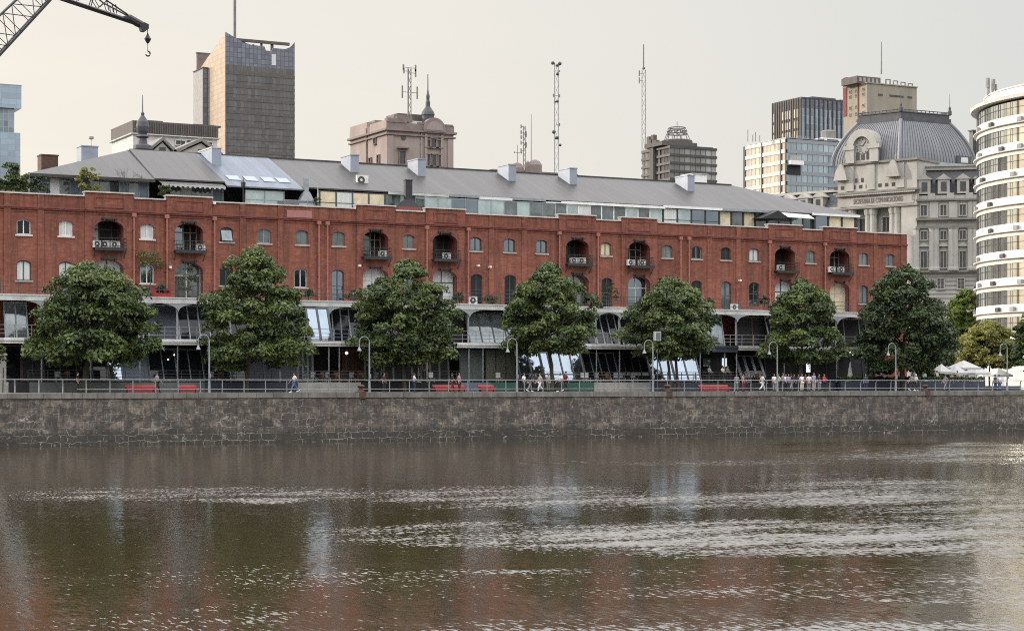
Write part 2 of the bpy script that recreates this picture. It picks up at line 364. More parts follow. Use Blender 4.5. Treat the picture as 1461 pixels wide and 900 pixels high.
for xe in extra: cutter(xe, WW, 18.62, 20.0, .3); cutter(xe, WW, 14.4, 16.25, .36)
for px in loggias:
    cutter(fx(px), LW, 17.7, 20.2, .75); cutter(fx(px), LW, 12.93, 16.5, .75)
cm = bpy.data.meshes.new('cut'); cm.from_pydata(cut.v, [], cut.f)
co = bpy.data.objects.new('cut', cm); COL.objects.link(co)
def carve(ob):
    md = ob.modifiers.new('b', 'BOOLEAN'); md.object = co; md.operation = 'DIFFERENCE'; md.solver = 'EXACT'
    md.use_self = True
    dg = bpy.context.evaluated_depsgraph_get()
    me = bpy.data.meshes.new_from_object(ob.evaluated_get(dg)); old = ob.data
    ob.modifiers.clear(); ob.data = me; bpy.data.meshes.remove(old)
mb = MB(); mb.box(WX0, WX1, YF, YF + .6, QZ, ZT - .01); wall = mb.build('front_wall', 'brick', W)
fronts = []
for a, b in bays:
    mb = MB(); mb.box(fx(a), fx(b), YF - .14, YF + .06, ZB - .3, ZR - .01); fronts.append(mb.build('bay_front', 'brick', W))
bpy.context.view_layer.update()
for o in [wall] + fronts: carve(o)
bpy.data.objects.remove(co)
mb = MB()
mb.box(WX1 - .5, WX1 - .002, YF + .6, 48, QZ, ZT - .02); mb.box(WX0, WX0 + .5, YF + .6, 48, QZ, ZT - .02); mb.box(WX0 + .5, WX1 - .5, 47.5, 47.99, QZ, ZT - .02)
mb.build('rear_wall', 'brick', W)
mb = MB(); mb.box(WX0 + .5, WX1 - .5, YF + .6, 47.5, 21.6, 21.9); mb.build('roof_deck', 'plaster', W)
mb = MB(); mb.box(WX0 + .5, WX1 - .5, 24.6, 24.7, QZ, 21.6); mb.build('inner_wall', 'dark_int', W)
# parapet panels, recessed rectangles with a raised moulding
for a, b in bays:
    c, h = (fx(a) + fx(b)) / 2, (fx(b) - fx(a)) * .31
    mb = MB(); y0, y1 = YF - .2, YF - .135
    mb.box(c - h, c + h, y0, y1, 22.28, 22.36); mb.box(c - h, c + h, y0, y1, 21.35, 21.43)
    mb.box(c - h, c - h + .1, y0, y1, 21.43, 22.28); mb.box(c + h - .1, c + h, y0, y1, 21.43, 22.28)
    mb.build('parapet_panel', 'brick_dark', W)
mb = MB(); mb.box(X(409, YF), X(445, YF), YF - .06, YF + .02, 21.25, 21.95); mb.build('faded_sign_panel', 'brick_pink', W)
# string course and coping follow the bays
def runs():
    out = []; x = WX0
    for a, b in bays:
        out.append((x, fx(a), 0)); out.append((fx(a), fx(b), 1)); x = fx(b)
    out.append((x, WX1, 0)); return out
mb = MB(); mc = MB(); md_ = MB()
for x0, x1, r in runs():
    y = YF - (.14 if r else 0)
    mb.box(x0 + .004, x1 - .004, y - .13, y + .03, 20.95, 21.08); mb.box(x0 + .004, x1 - .004, y - .2, y + .03, 21.085, 21.2)
    z = ZR if r else ZT
    mc.box(x0 + (-.06 if r else .07), x1 + (.06 if r else -.07), y - .14, YF + .7, z - .008, z + .11)
    md_.box(x0 + .004, x1 - .004, y - .06, y + .03, 20.72, 20.8)
    if r: mc.box(x0 + .01, x1 - .01, YF + .05, YF + .62, ZT - .01, ZR - .009)
mb.build('string_course', 'brick_dark', W); mc.build('coping', 'coping', W); md_.build('lower_moulding', 'brick', W)
# pilaster strips
strips = [10, 58, 346, 400, 701, 748, 1012, 1053, 1249, 1288]
for px in strips:
    mb = MB(); x = fx(px); mb.box(x - .3, x + .3, YF - .1, YF + .02, ZB - .3, 20.94); mb.box(x - .28, x + .28, YF - .1, YF + .02, 21.21, ZT - .02)
    mb.build('pilaster', 'brick', W)
for px in [190, 237, 303, 452, 464, 606, 665, 795, 850, 968, 980, 1095, 1174]:
    mb = MB(); x = fx(px) + (.12 if px > 300 else 0)
    mb.tube([(x, YF - .3, 12.95), (x, YF - .3, 20.75)], .085, 8); mb.box(x - .2, x + .2, YF - .42, YF - .13, 20.62, 20.98)
    for z in (13.6, 15.6, 17.6, 19.4): mb.box(x - .12, x + .12, YF - .38, YF - .1, z, z + .06)
    mb.build('downpipe', 'pipe', W)
# windows
def window(xc, w, z0, z1, rise, glass, frame, door=False):
    y = YF + .2
    mb = MB(); ring(mb, arch(xc, w, z0, z1, rise), arch(xc, w, z0, z1, rise, g=-.09), y - .05, y + .05)
    mb.box(xc - .045, xc + .045, y - .055, y + .04, z0 + .08, z1 - .06)
    if door: mb.box(xc - w / 2 + .06, xc + w / 2 - .06, y - .045, y + .04, z0 + (z1 - z0) * .5, z0 + (z1 - z0) * .5 + .06)
    fr = mb.build('window', frame, W)
    mb = MB(); mb.prism(arch(xc, w, z0, z1, rise, g=-.05), y, y + .02); mb.build('pane', glass, fr)
    mb = MB(); ring(mb, arch(xc, w, z0, z1, rise, g=.2), arch(xc, w, z0, z1, rise, g=.004), YF - .025, YF + .02, skip=2, closed=False)
    mb.build('arch_bricks', 'brick_dark', fr)
    if not door:
        mb = MB(); mb.box(xc - w / 2 - .16, xc + w / 2 + .16, YF - .12, YF + .14, z0 - .16, z0 - .005); mb.build('sill', 'stone' if frame != 'white' else 'coping', fr)
for i, (px, g, f) in enumerate(upper): window(fx(px), WW, 18.62, 20.0, .3, g, f)
for px, g, f, zb in lower: window(fx(px), WW + .06, zb, 16.25, .36, g, f, zb < 13.9)
for xe in extra: window(xe, WW, 18.62, 20.0, .3, 'glass_dark', 'white'); window(xe, WW, 14.4, 16.25, .36, 'curtain', 'frame_dark')
# the window at 323 is a tilted blue awning sash
mb = MB(); x = fx(323); mb.hexa([(x - .52, YF - .3, 18.72), (x + .52, YF - .3, 18.72), (x + .52, YF - .26, 18.72), (x - .52, YF - .26, 18.72),
                                 (x - .52, YF + .08, 19.72), (x + .52, YF + .08, 19.72), (x + .52, YF + .12, 19.72), (x - .52, YF + .12, 19.72)])
mb.build('tilted_sash', 'glass_mid', W)
# loggias: recess, glazing, balcony, hoist beam
back = {155: ('curtain', .35), 269: ('glass_sky', .52), 535: ('glass_mid', .6), 634: ('glass_dark', .5), 823: ('glass_dark', .55), 911: ('glass_dark', .5), 1119: ('glass_dark', .35), 1197: ('glass_dark', .4)}
lowglass = {155: 'curtain', 269: 'glass_mid', 535: 'curtain', 634: 'curtain', 823: 'glass_mid', 911: 'glass_sky', 1119: 'curtain', 1197: 'cream'}
for px in loggias:
    xc = fx(px); h = LW / 2
    for z0, z1, up in ((17.7, 20.2, 1), (12.93, 16.5, 0)):
        yb = YF + (1.9 if up else .75)
        mb = MB(); x0, x1 = xc - h - .05, xc + h + .05
        for bx in ((x0 - .1, x0, YF + .61, yb + .2, z0 - .1, z1 + .2), (x1, x1 + .1, YF + .61, yb + .2, z0 - .1, z1 + .2), (x0, x1, YF + .61, yb + .2, z1 + .05, z1 + .2), (x0, x1, YF + .61, yb + .2, z0 - .15, z0 - .02)):
            mb.box(*bx)
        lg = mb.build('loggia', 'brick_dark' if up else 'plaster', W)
        g = back[px][0] if up else lowglass[px]; split = xc - h + LW * back[px][1]
        mb = MB()
        mb.box(x0, x1, yb - .04, yb + .05, z1 - .75 if up else z1 - 1.25, z1 - .65 if up else z1 - 1.15)
        for xx in ((x0 + .05, split, xc + h * .55, x1 - .05) if up else (x0 + .05, xc, x1 - .05)): mb.box(xx - .05, xx + .05, yb - .05, yb + .06, z0 - .02, z1 + .05)
        gf = mb.build('glazed_door', 'white_old' if px in (911, 1197, 535, 269) else 'frame_dark', lg)
        mb = MB(); mb.box(x0, split if up else x1, yb, yb + .02, z0 - .02, z1 + .05); mb.build('pane', g, gf)
        if up:
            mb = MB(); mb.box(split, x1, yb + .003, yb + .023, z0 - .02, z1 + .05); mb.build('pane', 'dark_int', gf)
        mb = MB(); ring(mb, arch(xc, LW, z0, z1, .75, g=.24), arch(xc, LW, z0, z1, .75, g=.004), YF - .175, YF - .13, skip=2, closed=False); mb.build('arch_bricks', 'brick_dark', lg)
        mb = MB(); mb.box(xc - .75, xc + .75, YF - .32, YF - .145, z1 + .06, z1 + .24); mb.box(xc - .6, xc - .5, YF - .45, YF - .2, z1 - .1, z1 + .18); mb.box(xc + .5, xc + .6, YF - .45, YF - .2, z1 - .1, z1 + .18); mb.build('hoist_beam', 'black', lg)
    mb = MB(); yb0 = YF - .85
    mb.box(xc - h - .15, xc + h + .15, yb0, YF + .6, 17.5, 17.62); mb.box(xc - h - .15, xc + h + .15, yb0 - .02, yb0 + .05, 17.36, 17.66)
    for s in (-1, 1): mb.tube([(xc + s * (h + .05), YF - .14, 16.7), (xc + s * (h + .05), yb0 + .1, 17.45)], .04, 5)
    bl = mb.build('balcony', 'black', W)
    mb = MB()
    for z in (17.8, 18.15, 18.5): mb.box(xc - h - .1, xc + h + .1, yb0 - .012, yb0 + .028, z, z + .045)
    for k in range(12):
        xx = xc - h - .08 + (LW + .16) * k / 11; mb.box(xx - .014, xx + .014, yb0, yb0 + .026, 17.6, 18.5)
    for s in (-1, 1):
        for z in (18.15, 18.5): mb.box(xc + s * (h + .1) - .02, xc + s * (h + .1) + .02, yb0 + .03, YF - .14, z, z + .04)
    mb.build('balcony_rail', 'black', bl)

# ---- upper terrace (over the veranda)
YT = 16.6; TX0, TX1 = WX0, X(1262, 16.6)
mb = MB(); mb.box(TX0, TX1, YT, YF - .02, 12.6, 12.88); mb.box(TX0, TX1, YT - .1, YT + .02, 12.35, 12.92); mb.box(TX0, TX1, YT - .16, YT - .1, 12.8, 12.9); mb.build('terrace_slab', 'white_old', W)
mb = MB()
for z in (13.2, 13.55, 13.98): mb.box(TX0, TX1, YT - .02, YT + .025, z, z + .05)
x = TX0
while x < TX1: mb.box(x - .025, x + .025, YT - .03, YT + .03, 12.9, 14.0); x += 1.6
mb.build('terrace_rail', 'frame_dark', W)
# posts and curved brackets of the veranda
YV = 14.2
colpx = [60, 130, 200, 254, 330, 400, 470, 545, 610, 670, 740, 790, 852, 885, 935, 1000, 1052, 1120, 1195, 1250]
for px in colpx:
    x = X(px, YT); mb = MB(); mb.tube([(x, YT + .3, 9.1), (x, YT + .3, 12.3)], .09, 8)
    for s in (-1, 1):
        pts = [(x + s * 1.5 * (1 - math.cos(t)), YT + .05, 12.3 - .75 * (1 - math.sin(t))) for t in [math.pi / 2 * k / 6 for k in range(7)]]
        poly = [(p[0], p[2]) for p in pts] + [(x, 12.34)]
        mb.prism(poly if s < 0 else poly[::-1], YT - .08, YT + .1)
    mb.build('veranda_column', 'iron_grey', W)
# first-floor slab with white fascia in stretches, balcony rail
def slab(px0, px1, m, y0=YV, z0=8.5, z1=8.95):
    mb = MB(); a, b = X(px0, y0), X(px1, y0)
    mb.box(a, b, y0, YF - .03, z1 - .3, z1); mb.box(a, b, y0 - .12, y0 + .02, z0, z1 + .03); mb.box(a, b, y0 - .2, y0 - .12, z1 - .22, z1 - .02); mb.build('first_floor_slab', m, W)
slab(-80, 5, 'white_old'); slab(5, 34, 'white'); slab(35, 204, 'white_old'); slab(205, 330, 'white'); slab(331, 443, 'white_old'); slab(443.5, 486, 'white'); slab(486.5, 634, 'white_old')
slab(635, 737, 'white'); slab(737.5, 843, 'white'); slab(843.5, 1015, 'white_old'); slab(1015.5, 1052, 'navy', z0=8.3); slab(1052.5, 1200, 'white_old'); slab(1200.5, 1250, 'plaster')
mb = MB(); a, b = X(-80, YV), X(1250, YV)
for z in (9.35, 9.7, 10.1): mb.box(a, b, YV - .02, YV + .02, z, z + .045)
x = a
while x < b: mb.box(x - .022, x + .022, YV - .03, YV + .03, 8.9, 10.12); x += 1.5
mb.build('first_floor_rail', 'iron_grey', W)
# leaning glazing: top further back than the bottom
def leaning(px0, px1, n, z0, z1, yb, lean, glass, frame='iron_grey', fw=.06, mid=None):
    x0, x1 = X(px0, yb), X(px1, yb); q = lambda x, d, z: (x, yb + d + lean * (z - z0) / (z1 - z0), z)
    mb = MB()
    def bar(xa, xb, za, zb, d0=-.06, d1=.05): mb.hexa([q(xa, d0, za), q(xb, d0, za), q(xb, d1, za), q(xa, d1, za), q(xa, d0, zb), q(xb, d0, zb), q(xb, d1, zb), q(xa, d1, zb)])
    for k in range(n + 1):
        xx = x0 + (x1 - x0) * k / n; bar(xx - fw, xx + fw, z0, z1)
    bar(x0, x1, z0, z0 + .12, -.07); bar(x0, x1, z1 - .12, z1, -.07)
    if mid: bar(x0, x1, mid, mid + .08, -.065)
    fr = mb.build('leaning_window', frame, W)
    mb = MB(); bar(x0, x1, z0, z1, 0, .02); mb.build('pane', glass, fr)
G1, G0 = 9.0, 5.2
for args in [(8, 40, 2, G1, 12.3, 18, .8, 'glass_mid'), (60, 140, 3, G1, 12.3, 17.6, 1.2, 'glass_dark'), (140, 205, 3, G1, 12.3, 17.6, 1.2, 'glass_dark'), (213, 256, 1, G1, 12.3, 17.4, 1.2, 'navy'), (257, 330, 5, G1, 12.3, 17.4, 1.2, 'glass_dark'),
             (331, 440, 4, G1, 12.3, 17.4, 1.2, 'glass_dark'), (443, 474, 2, G1, 12.25, 15.0, 1.3, 'glass_sky', 'frame_dark', .1), (476, 500, 2, G1, 12.3, 17.8, .6, 'glass_dark'), (502, 606, 4, G1, 12.3, 17.4, 1.2, 'glass_dark'),
             (612, 668, 2, G1, 12.3, 18.6, .5, 'dark_int'), (671, 742, 4, G1, 12.2, 17.2, 1.4, 'glass_mid', 'frame_dark'), (745, 850, 4, G1, 12.3, 17.4, 1.2, 'glass_dark'), (853, 884, 3, G1, 12.3, 17.2, 1.4, 'glass_dark'), (890, 1000, 5, G1, 12.3, 17.4, 1.2, 'glass_dark'),
             (1000, 1034, 2, G1, 12.3, 17.4, .8, 'glass_mid'), (1052, 1095, 2, G1, 12.3, 19, .2, 'dark_int', 'wood'), (1100, 1180, 4, G1, 12.3, 17.4, 1.2, 'glass_dark'), (1184, 1250, 3, G1, 12.3, 19, .5, 'dark_int')]:
    leaning(*args)
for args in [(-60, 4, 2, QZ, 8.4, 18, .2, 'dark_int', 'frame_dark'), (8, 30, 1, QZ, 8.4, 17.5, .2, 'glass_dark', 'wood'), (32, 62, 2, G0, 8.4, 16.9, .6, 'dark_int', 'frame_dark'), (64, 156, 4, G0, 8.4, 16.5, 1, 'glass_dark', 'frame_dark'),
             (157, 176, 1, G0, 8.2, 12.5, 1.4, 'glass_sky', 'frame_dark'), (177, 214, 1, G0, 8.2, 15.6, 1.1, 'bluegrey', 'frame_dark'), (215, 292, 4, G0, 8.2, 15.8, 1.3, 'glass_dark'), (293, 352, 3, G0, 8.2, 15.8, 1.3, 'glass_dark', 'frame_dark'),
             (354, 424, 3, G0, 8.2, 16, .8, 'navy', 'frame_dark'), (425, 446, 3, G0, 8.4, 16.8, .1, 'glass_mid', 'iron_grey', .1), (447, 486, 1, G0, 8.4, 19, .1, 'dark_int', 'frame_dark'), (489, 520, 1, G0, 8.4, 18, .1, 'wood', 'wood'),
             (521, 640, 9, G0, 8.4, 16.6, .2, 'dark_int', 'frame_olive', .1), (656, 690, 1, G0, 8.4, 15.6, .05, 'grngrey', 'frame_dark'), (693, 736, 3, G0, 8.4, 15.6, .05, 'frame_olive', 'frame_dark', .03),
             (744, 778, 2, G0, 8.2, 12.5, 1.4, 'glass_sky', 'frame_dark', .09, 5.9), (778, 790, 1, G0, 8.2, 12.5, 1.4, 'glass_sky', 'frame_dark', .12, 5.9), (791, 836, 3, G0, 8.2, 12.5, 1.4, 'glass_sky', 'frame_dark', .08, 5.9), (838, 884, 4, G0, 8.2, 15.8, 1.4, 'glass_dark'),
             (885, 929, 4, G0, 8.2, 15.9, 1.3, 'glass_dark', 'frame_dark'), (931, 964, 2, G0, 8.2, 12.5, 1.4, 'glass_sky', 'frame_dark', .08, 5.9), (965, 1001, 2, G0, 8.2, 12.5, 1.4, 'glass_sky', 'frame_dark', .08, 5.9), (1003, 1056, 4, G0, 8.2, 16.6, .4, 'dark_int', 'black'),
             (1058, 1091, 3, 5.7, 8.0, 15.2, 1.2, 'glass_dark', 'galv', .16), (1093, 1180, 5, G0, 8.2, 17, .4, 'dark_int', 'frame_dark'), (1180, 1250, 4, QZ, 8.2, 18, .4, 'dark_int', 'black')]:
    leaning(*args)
for px in (1013, 1036):
    mb = MB(); x = X(px - 10 if px < 1020 else px - 6, 16.2); mb.box(x, x + (.9 if px < 1020 else .6), 16.15, 16.2, 6.8, 7.7); mb.build('wall_panel', 'glass_mid' if px < 1020 else 'screen', W)
for px in colpx + [485, 690, 1035]:
    x = X(px, YV); mb = MB(); mb.tube([(x, YV + .15, QZ), (x, YV + .15, 8.5)], .07, 8); mb.build('ground_column', 'iron_grey', W)
# terrace plinth with its low wall in coloured stretches
for px0, px1, m in [(-80, 12, 'stone'), (12, 42, 'dark_int'), (42, 118, 'grngrey'), (118, 178, 'grngrey'), (178, 292, 'grngrey'), (292, 425, 'navy'), (425, 515, 'stone'), (515, 655, 'dark_int'), (655, 700, 'bluegrey'), (700, 738, 'green'),
                    (738, 800, 'dark_int'), (800, 848, 'green'), (848, 928, 'stone'), (928, 1005, 'navy'), (1005, 1100, 'dark_int'), (1100, 1250, 'navy')]:
    mb = MB(); mb.box(X(px0, 10.5), X(px1, 10.5), 10.5, 17.8, QZ - .02, 5.12); mb.build('terrace_plinth', m, W)
mb = MB(); a, b = X(40, 10.7), X(1100, 10.7)
for z in (5.55, 5.85, 6.14): mb.box(a, b, 10.68, 10.71, z, z + .035)
x = a
while x < b: mb.box(x - .02, x + .02, 10.66, 10.73, 5.1, 6.17); x += 1.7
mb.build('ground_terrace_rail', 'frame_dark', W)
mb = MB(); mb.box(X(0, 12), X(9, 12), 12, 13.2, QZ, 7.4); mb.box(X(-1, 12), X(10, 12), 11.9, 13.3, 7.404, 7.6); mb.build('gate_pier', 'stone', W)

# ---- roof: hipped gable, penthouse glazing
RX0, RX1, EX0, EX1 = 54.3, 126.9, 42.0, 139.0
EY, EZ, RY, RZ = 24.5, 24.55, 34.0, 28.42
def slope(name, m, xa, xb, lift, y0=EY, z0=EZ):
    """a stretch of the front slope between xa and xb (plan x at eave and ridge the same)"""
    mb = MB(); q = lambda x, y, z, t: (x, y, z + lift + t)
    e0, e1 = xa, xb; r0, r1 = max(xa, RX0), min(xb, RX1)
    mb.hexa([q(e0, y0, z0, -.14), q(e1, y0, z0, -.14), q(r1, RY, RZ, -.14), q(r0, RY, RZ, -.14), q(e0, y0, z0, 0), q(e1, y0, z0, 0), q(r1, RY, RZ, 0), q(r0, RY, RZ, 0)])
    return mb.build(name, m, W)
sA, sB, sC = X(221, EY), X(321, EY), X(430, EY)
slope('roof', 'roof', EX0, sA, 0); slope('roof', 'roof', sA, sB, .12)
rb = slope('metal_roof', 'roof_blue', sB, sC, .05, EY - .7, EZ - .35); slope('roof', 'roof', sC, EX1, 0)
mb = MB()
mb.hexa([(EX0, 43.5, EZ - .14), (EX0, EY, EZ - .14), (RX0, RY, RZ - .14), (RX0, RY + .01, RZ - .14), (EX0, 43.5, EZ), (EX0, EY, EZ), (RX0, RY, RZ), (RX0, RY + .01, RZ)])
mb.hexa([(EX1, EY, EZ - .14), (EX1, 43.5, EZ - .14), (RX1, RY + .01, RZ - .14), (RX1, RY, RZ - .14), (EX1, EY, EZ), (EX1, 43.5, EZ), (RX1, RY + .01, RZ), (RX1, RY, RZ)])
mb.hexa([(EX1, 43.5, EZ - .14), (EX0, 43.5, EZ - .14), (RX0, RY + .01, RZ - .14), (RX1, RY + .01, RZ - .14), (EX1, 43.5, EZ), (EX0, 43.5, EZ), (RX0, RY + .01, RZ), (RX1, RY + .01, RZ)])
mb.build('hip_roof', 'roof', W)
mb = MB(); mb.box(RX0, RX1, RY - .12, RY + .12, RZ - .03, RZ + .1); mb.build('ridge_cap', 'roof', W)
sl = (RZ - EZ + .35) / (RY - EY + .7)
for px in (325, 350, 375, 396):
    x = X(px, 26); y0, y1 = 25.5, 26.9; zz = lambda y: EZ - .35 + .05 + sl * (y - EY + .7)
    mb = MB(); mb.hexa([(x, y0, zz(y0) - .02), (x + 1.25, y0, zz(y0) - .02), (x + 1.25, y1, zz(y1) - .02), (x, y1, zz(y1) - .02), (x, y0, zz(y0) + .07), (x + 1.25, y0, zz(y0) + .07), (x + 1.25, y1, zz(y1) + .07), (x, y1, zz(y1) + .07)])
    mb.build('skylight', 'skylight', rb)
# chimneys and vent shafts stand along the slope, just below the ridge
def shaft(px, w, y0, y1, zt, m, capm=None):
    x = X(px, y0); mb = MB(); mb.box(x - w / 2, x + w / 2, y0, y1, 25.6, zt); c = mb.build('vent_shaft', m, W)
    mb = MB(); mb.box(x - w / 2 - .06, x + w / 2 + .06, y0 - .06, y1 + .06, zt, zt + .12); mb.build('shaft_cap', capm or m, c)
for px in (504, 600, 729, 816, 984): shaft(px + 2, .95, 30.6, 33.2, 28.78, 'zinc')
shaft(309, 1.0, 30.4, 34.6, 28.65, 'zinc', 'white_old')
shaft(128, 1.7, 36.4, 38.2, 28.8, 'zinc'); shaft(71, 1.7, 39, 40.6, 28.0, 'rust')
shaft(948, .0, 0, 0, 0, 'zinc') if False else None
mb = MB(); x, y = X(130, 37), 37; mb.tube([(x, y, 28.8), (x, y, 29.8)], .04, 5); mb.lathe((x, y, 29.6), [(.05, 0), (.28, .1), (.28, .3), (.05, .42)], 10); mb.build('roof_cowl', 'iron_grey', W)
# eave gutters
for px0, px1, m, z in [(42, 221, 'roof', EZ - .16), (555, 640, 'white_old', EZ - .16), (640, 800, 'iron_grey', EZ - .1), (683, 730, 'white', EZ - .2), (778, 948, 'white', EZ - .22), (948, 1030, 'white', EZ - .1), (1030, 1110, 'iron_grey', EZ - .1), (1160, 1226, 'white', EZ - .1)]:
    mb = MB(); mb.box(X(px0, EY - .2), X(px1, EY - .2), EY - .32 - (px0 % 3) * .03, EY + .05, z - .16, z + .1); mb.build('gutter', m, W)
# penthouse walls behind the glazing
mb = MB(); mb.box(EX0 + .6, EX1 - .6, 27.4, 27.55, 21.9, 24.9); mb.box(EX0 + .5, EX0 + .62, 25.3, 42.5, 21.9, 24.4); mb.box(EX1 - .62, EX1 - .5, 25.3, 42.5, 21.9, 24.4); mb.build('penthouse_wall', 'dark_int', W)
def screen(px0, px1, n, z0, z1, y, panes, frame='iron_grey', fw=.035, low=None):
    x0, x1 = X(px0, y), X(px1, y); mb = MB()
    for k in range(n + 1):
        xx = x0 + (x1 - x0) * k / n; mb.box(xx - fw, xx + fw, y - .05, y + .05, z0, z1)
    mb.box(x0, x1, y - .045, y + .045, z1 - .08, z1); mb.box(x0, x1, y - .045, y + .045, z0, z0 + .1)
    if low: mb.box(x0, x1, y - .047, y + .047, low, low + .06)
    fr = mb.build('glazed_screen', frame, W)
    for k in range(n):
        g = panes[k % len(panes)]
        if g:
            mb = MB(); a = x0 + (x1 - x0) * k / n; b = x0 + (x1 - x0) * (k + 1) / n; mb.box(a + fw, b - fw, y - .008, y + .008, z0 + .1, z1 - .08); mb.build('pane', g, fr)
PZ = 21.9
screen(42, 212, 12, PZ, 24.3, 25.2, ['glass_mid', 'bluegrey', 'curtain', 'glass_mid', 'bluegrey', 'bluegrey', 'glass_mid', 'glass_mid', 'glass_dark', 'bluegrey', 'glass_mid', 'bluegrey'])
screen(243, 318, 5, PZ, 24.3, 25.6, ['glass_mid', 'curtain', 'glass_mid', 'glass_mid', 'bluegrey'], 'white_old')
screen(350, 405, 2, PZ, 24.0, 24.3, ['glass_green', 'glass_green'], 'galv', .05, 23.0); screen(405, 455, 3, PZ, 23.1, 23.4, ['glass_mid'], 'galv', .02)
screen(456, 549, 4, PZ, 24.3, 24.6, ['cream', 'curtain', 'cream', 'cream'], 'frame_dark', .08, 23.1)  # cream panes: bright beige reflection put into the colour
screen(549, 606, 4, PZ, 24.3, 24.7, ['glass_mid', 'glass_green', 'bluegrey', 'glass_green'], 'galv')
screen(606, 792, 10, PZ, 24.1, 23.6, ['glass_green', 'glass_green', 'glass_sky', 'glass_sky', 'glass_green', 'glass_green', 'glass_mid', 'glass_green', 'glass_mid', 'glass_mid'], 'iron_grey', .03)
screen(792, 858, 4, PZ, 24.25, 24.4, ['glass_mid', 'glass_green', 'curtain', 'glass_mid'], 'white', .06); screen(858, 944, 5, PZ, 24.25, 24.6, ['glass_mid', 'glass_mid', 'glass_green', 'glass_mid', 'glass_green'], 'white', .07)
screen(946, 1026, 4, PZ, 24.3, 24.5, ['curtain', 'glass_green', 'glass_sky', 'glass_sky'], 'black', .1, 23.0); screen(1026, 1094, 4, PZ, 24.3, 24.7, ['cream', 'glass_mid', 'cream', 'glass_mid'], 'black', .12)  # cream panes paint in the bright see-through segments
screen(1094, 1162, 4, PZ, 24.3, 24.9, ['glass_mid', 'glass_mid', 'glass_green', 'glass_mid'], 'frame_dark', .1); screen(1162, 1220, 3, PZ, 24.35, 24.6, ['glass_sky', 'cream', 'cream'], 'black', .14)  # cream panes paint in the bright sky behind the openings
# scalloped awning, small gable and a stretched canvas
mb = MB(); a, b = X(231, 23.4), X(322, 23.4); n = 26
mb.hexa([(a, 23.4, 24.05), (b, 23.4, 24.05), (b, 25.2, 24.6), (a, 25.2, 24.6), (a, 23.4, 24.09), (b, 23.4, 24.09), (b, 25.2, 24.64), (a, 25.2, 24.64)])
aw = mb.build('awning', 'roof', W); mb = MB()
for k in range(n):
    xa = a + (b - a) * k / n; xb = a + (b - a) * (k + 1) / n; xm = (xa + xb) / 2
    mb.prism([(xa, 24.06), (xa, 23.88), (xm - .08, 23.78), (xm + .08, 23.78), (xb, 23.88), (xb, 24.06)], 23.37, 23.39) if k % 2 else mb.prism([(xa, 24.06), (xa, 23.9), (xb, 23.9), (xb, 24.06)], 23.37, 23.39)
mb.build('valance', 'fabric_w', aw)
mb = MB(); x0, x1, xm = X(1086, 22.9), X(1124, 22.9), X(1111, 22.9)
mb.add([(x0, 22.9, 23.5), (xm, 22.9, 24.5), (x1, 22.9, 23.6), (x0, 26, 23.7), (xm, 26, 24.7), (x1, 26, 23.8)], [(0, 1, 4, 3), (1, 2, 5, 4), (0, 2, 1)]); mb.build('gable_canopy', 'dark_int', W)
mb = MB(); mb.hexa([(X(1124, 22.7), 22.7, 23.75), (X(1162, 22.7), 22.7, 23.7), (X(1152, 25), 25, 24.5), (X(1112, 25), 25, 24.6), (X(1124, 22.7), 22.7, 23.8), (X(1162, 22.7), 22.7, 23.75), (X(1152, 25), 25, 24.55), (X(1112, 25), 25, 24.65)])
mb.build('stretched_awning', 'white_old', W)
# barbecue hoods and flues on the roof terrace
mb = MB(); x = X(437, 23.8); mb.hexa([(x - 1.1, 23.3, 22.3), (x + 1.1, 23.3, 22.3), (x + 1.1, 24.6, 22.3), (x - 1.1, 24.6, 22.3), (x - .3, 23.6, 24), (x + .3, 23.6, 24), (x + .3, 24.2, 24), (x - .3, 24.2, 24)]); mb.box(x - .22, x + .22, 23.7, 24.1, 24, 25.3)
mb.build('flue_hood', 'iron_grey', W)
mb = MB(); x = X(584, 22.9); mb.box(x - 1.25, x + 1.25, 22.75, 23.6, 22.46, 22.9); fb = mb.build('barbecue_base', 'brick_dark', W)
mb = MB(); mb.hexa([(x - 1.15, 22.8, 22.9), (x + 1.15, 22.8, 22.9), (x + 1.15, 23.6, 22.9), (x - 1.15, 23.6, 22.9), (x - .42, 22.95, 23.65), (x + .42, 22.95, 23.65), (x + .42, 23.5, 23.65), (x - .42, 23.5, 23.65)]); mb.box(x - .38, x + .38, 22.98, 23.46, 23.65, 25.6); mb.box(x - .44, x + .44, 22.92, 23.52, 25.6, 25.68); mb.build('flue', 'black', fb)
mb = MB(); x = X(347, 22.9); mb.tube([(x, 22.9, 22.3), (x, 22.9, 24)], .06, 6); mb.lathe((x, 22.9, 24), [(.08, 0), (.22, .1), (.26, .5), (.05, .75), (.02, 1)], 6); mb.build('roof_lantern', 'black', W)
for px, zz in ((304, 22.15), (241, 15.9), (511, 16.6), (697, 16.9), (1053, 16.3), (680, 17.0)):
    mb = MB(); x = fx(px); mb.box(x - .1, x + .1, YF - .55, YF - .16, zz, zz + .2); mb.build('floodlight', 'white', W)
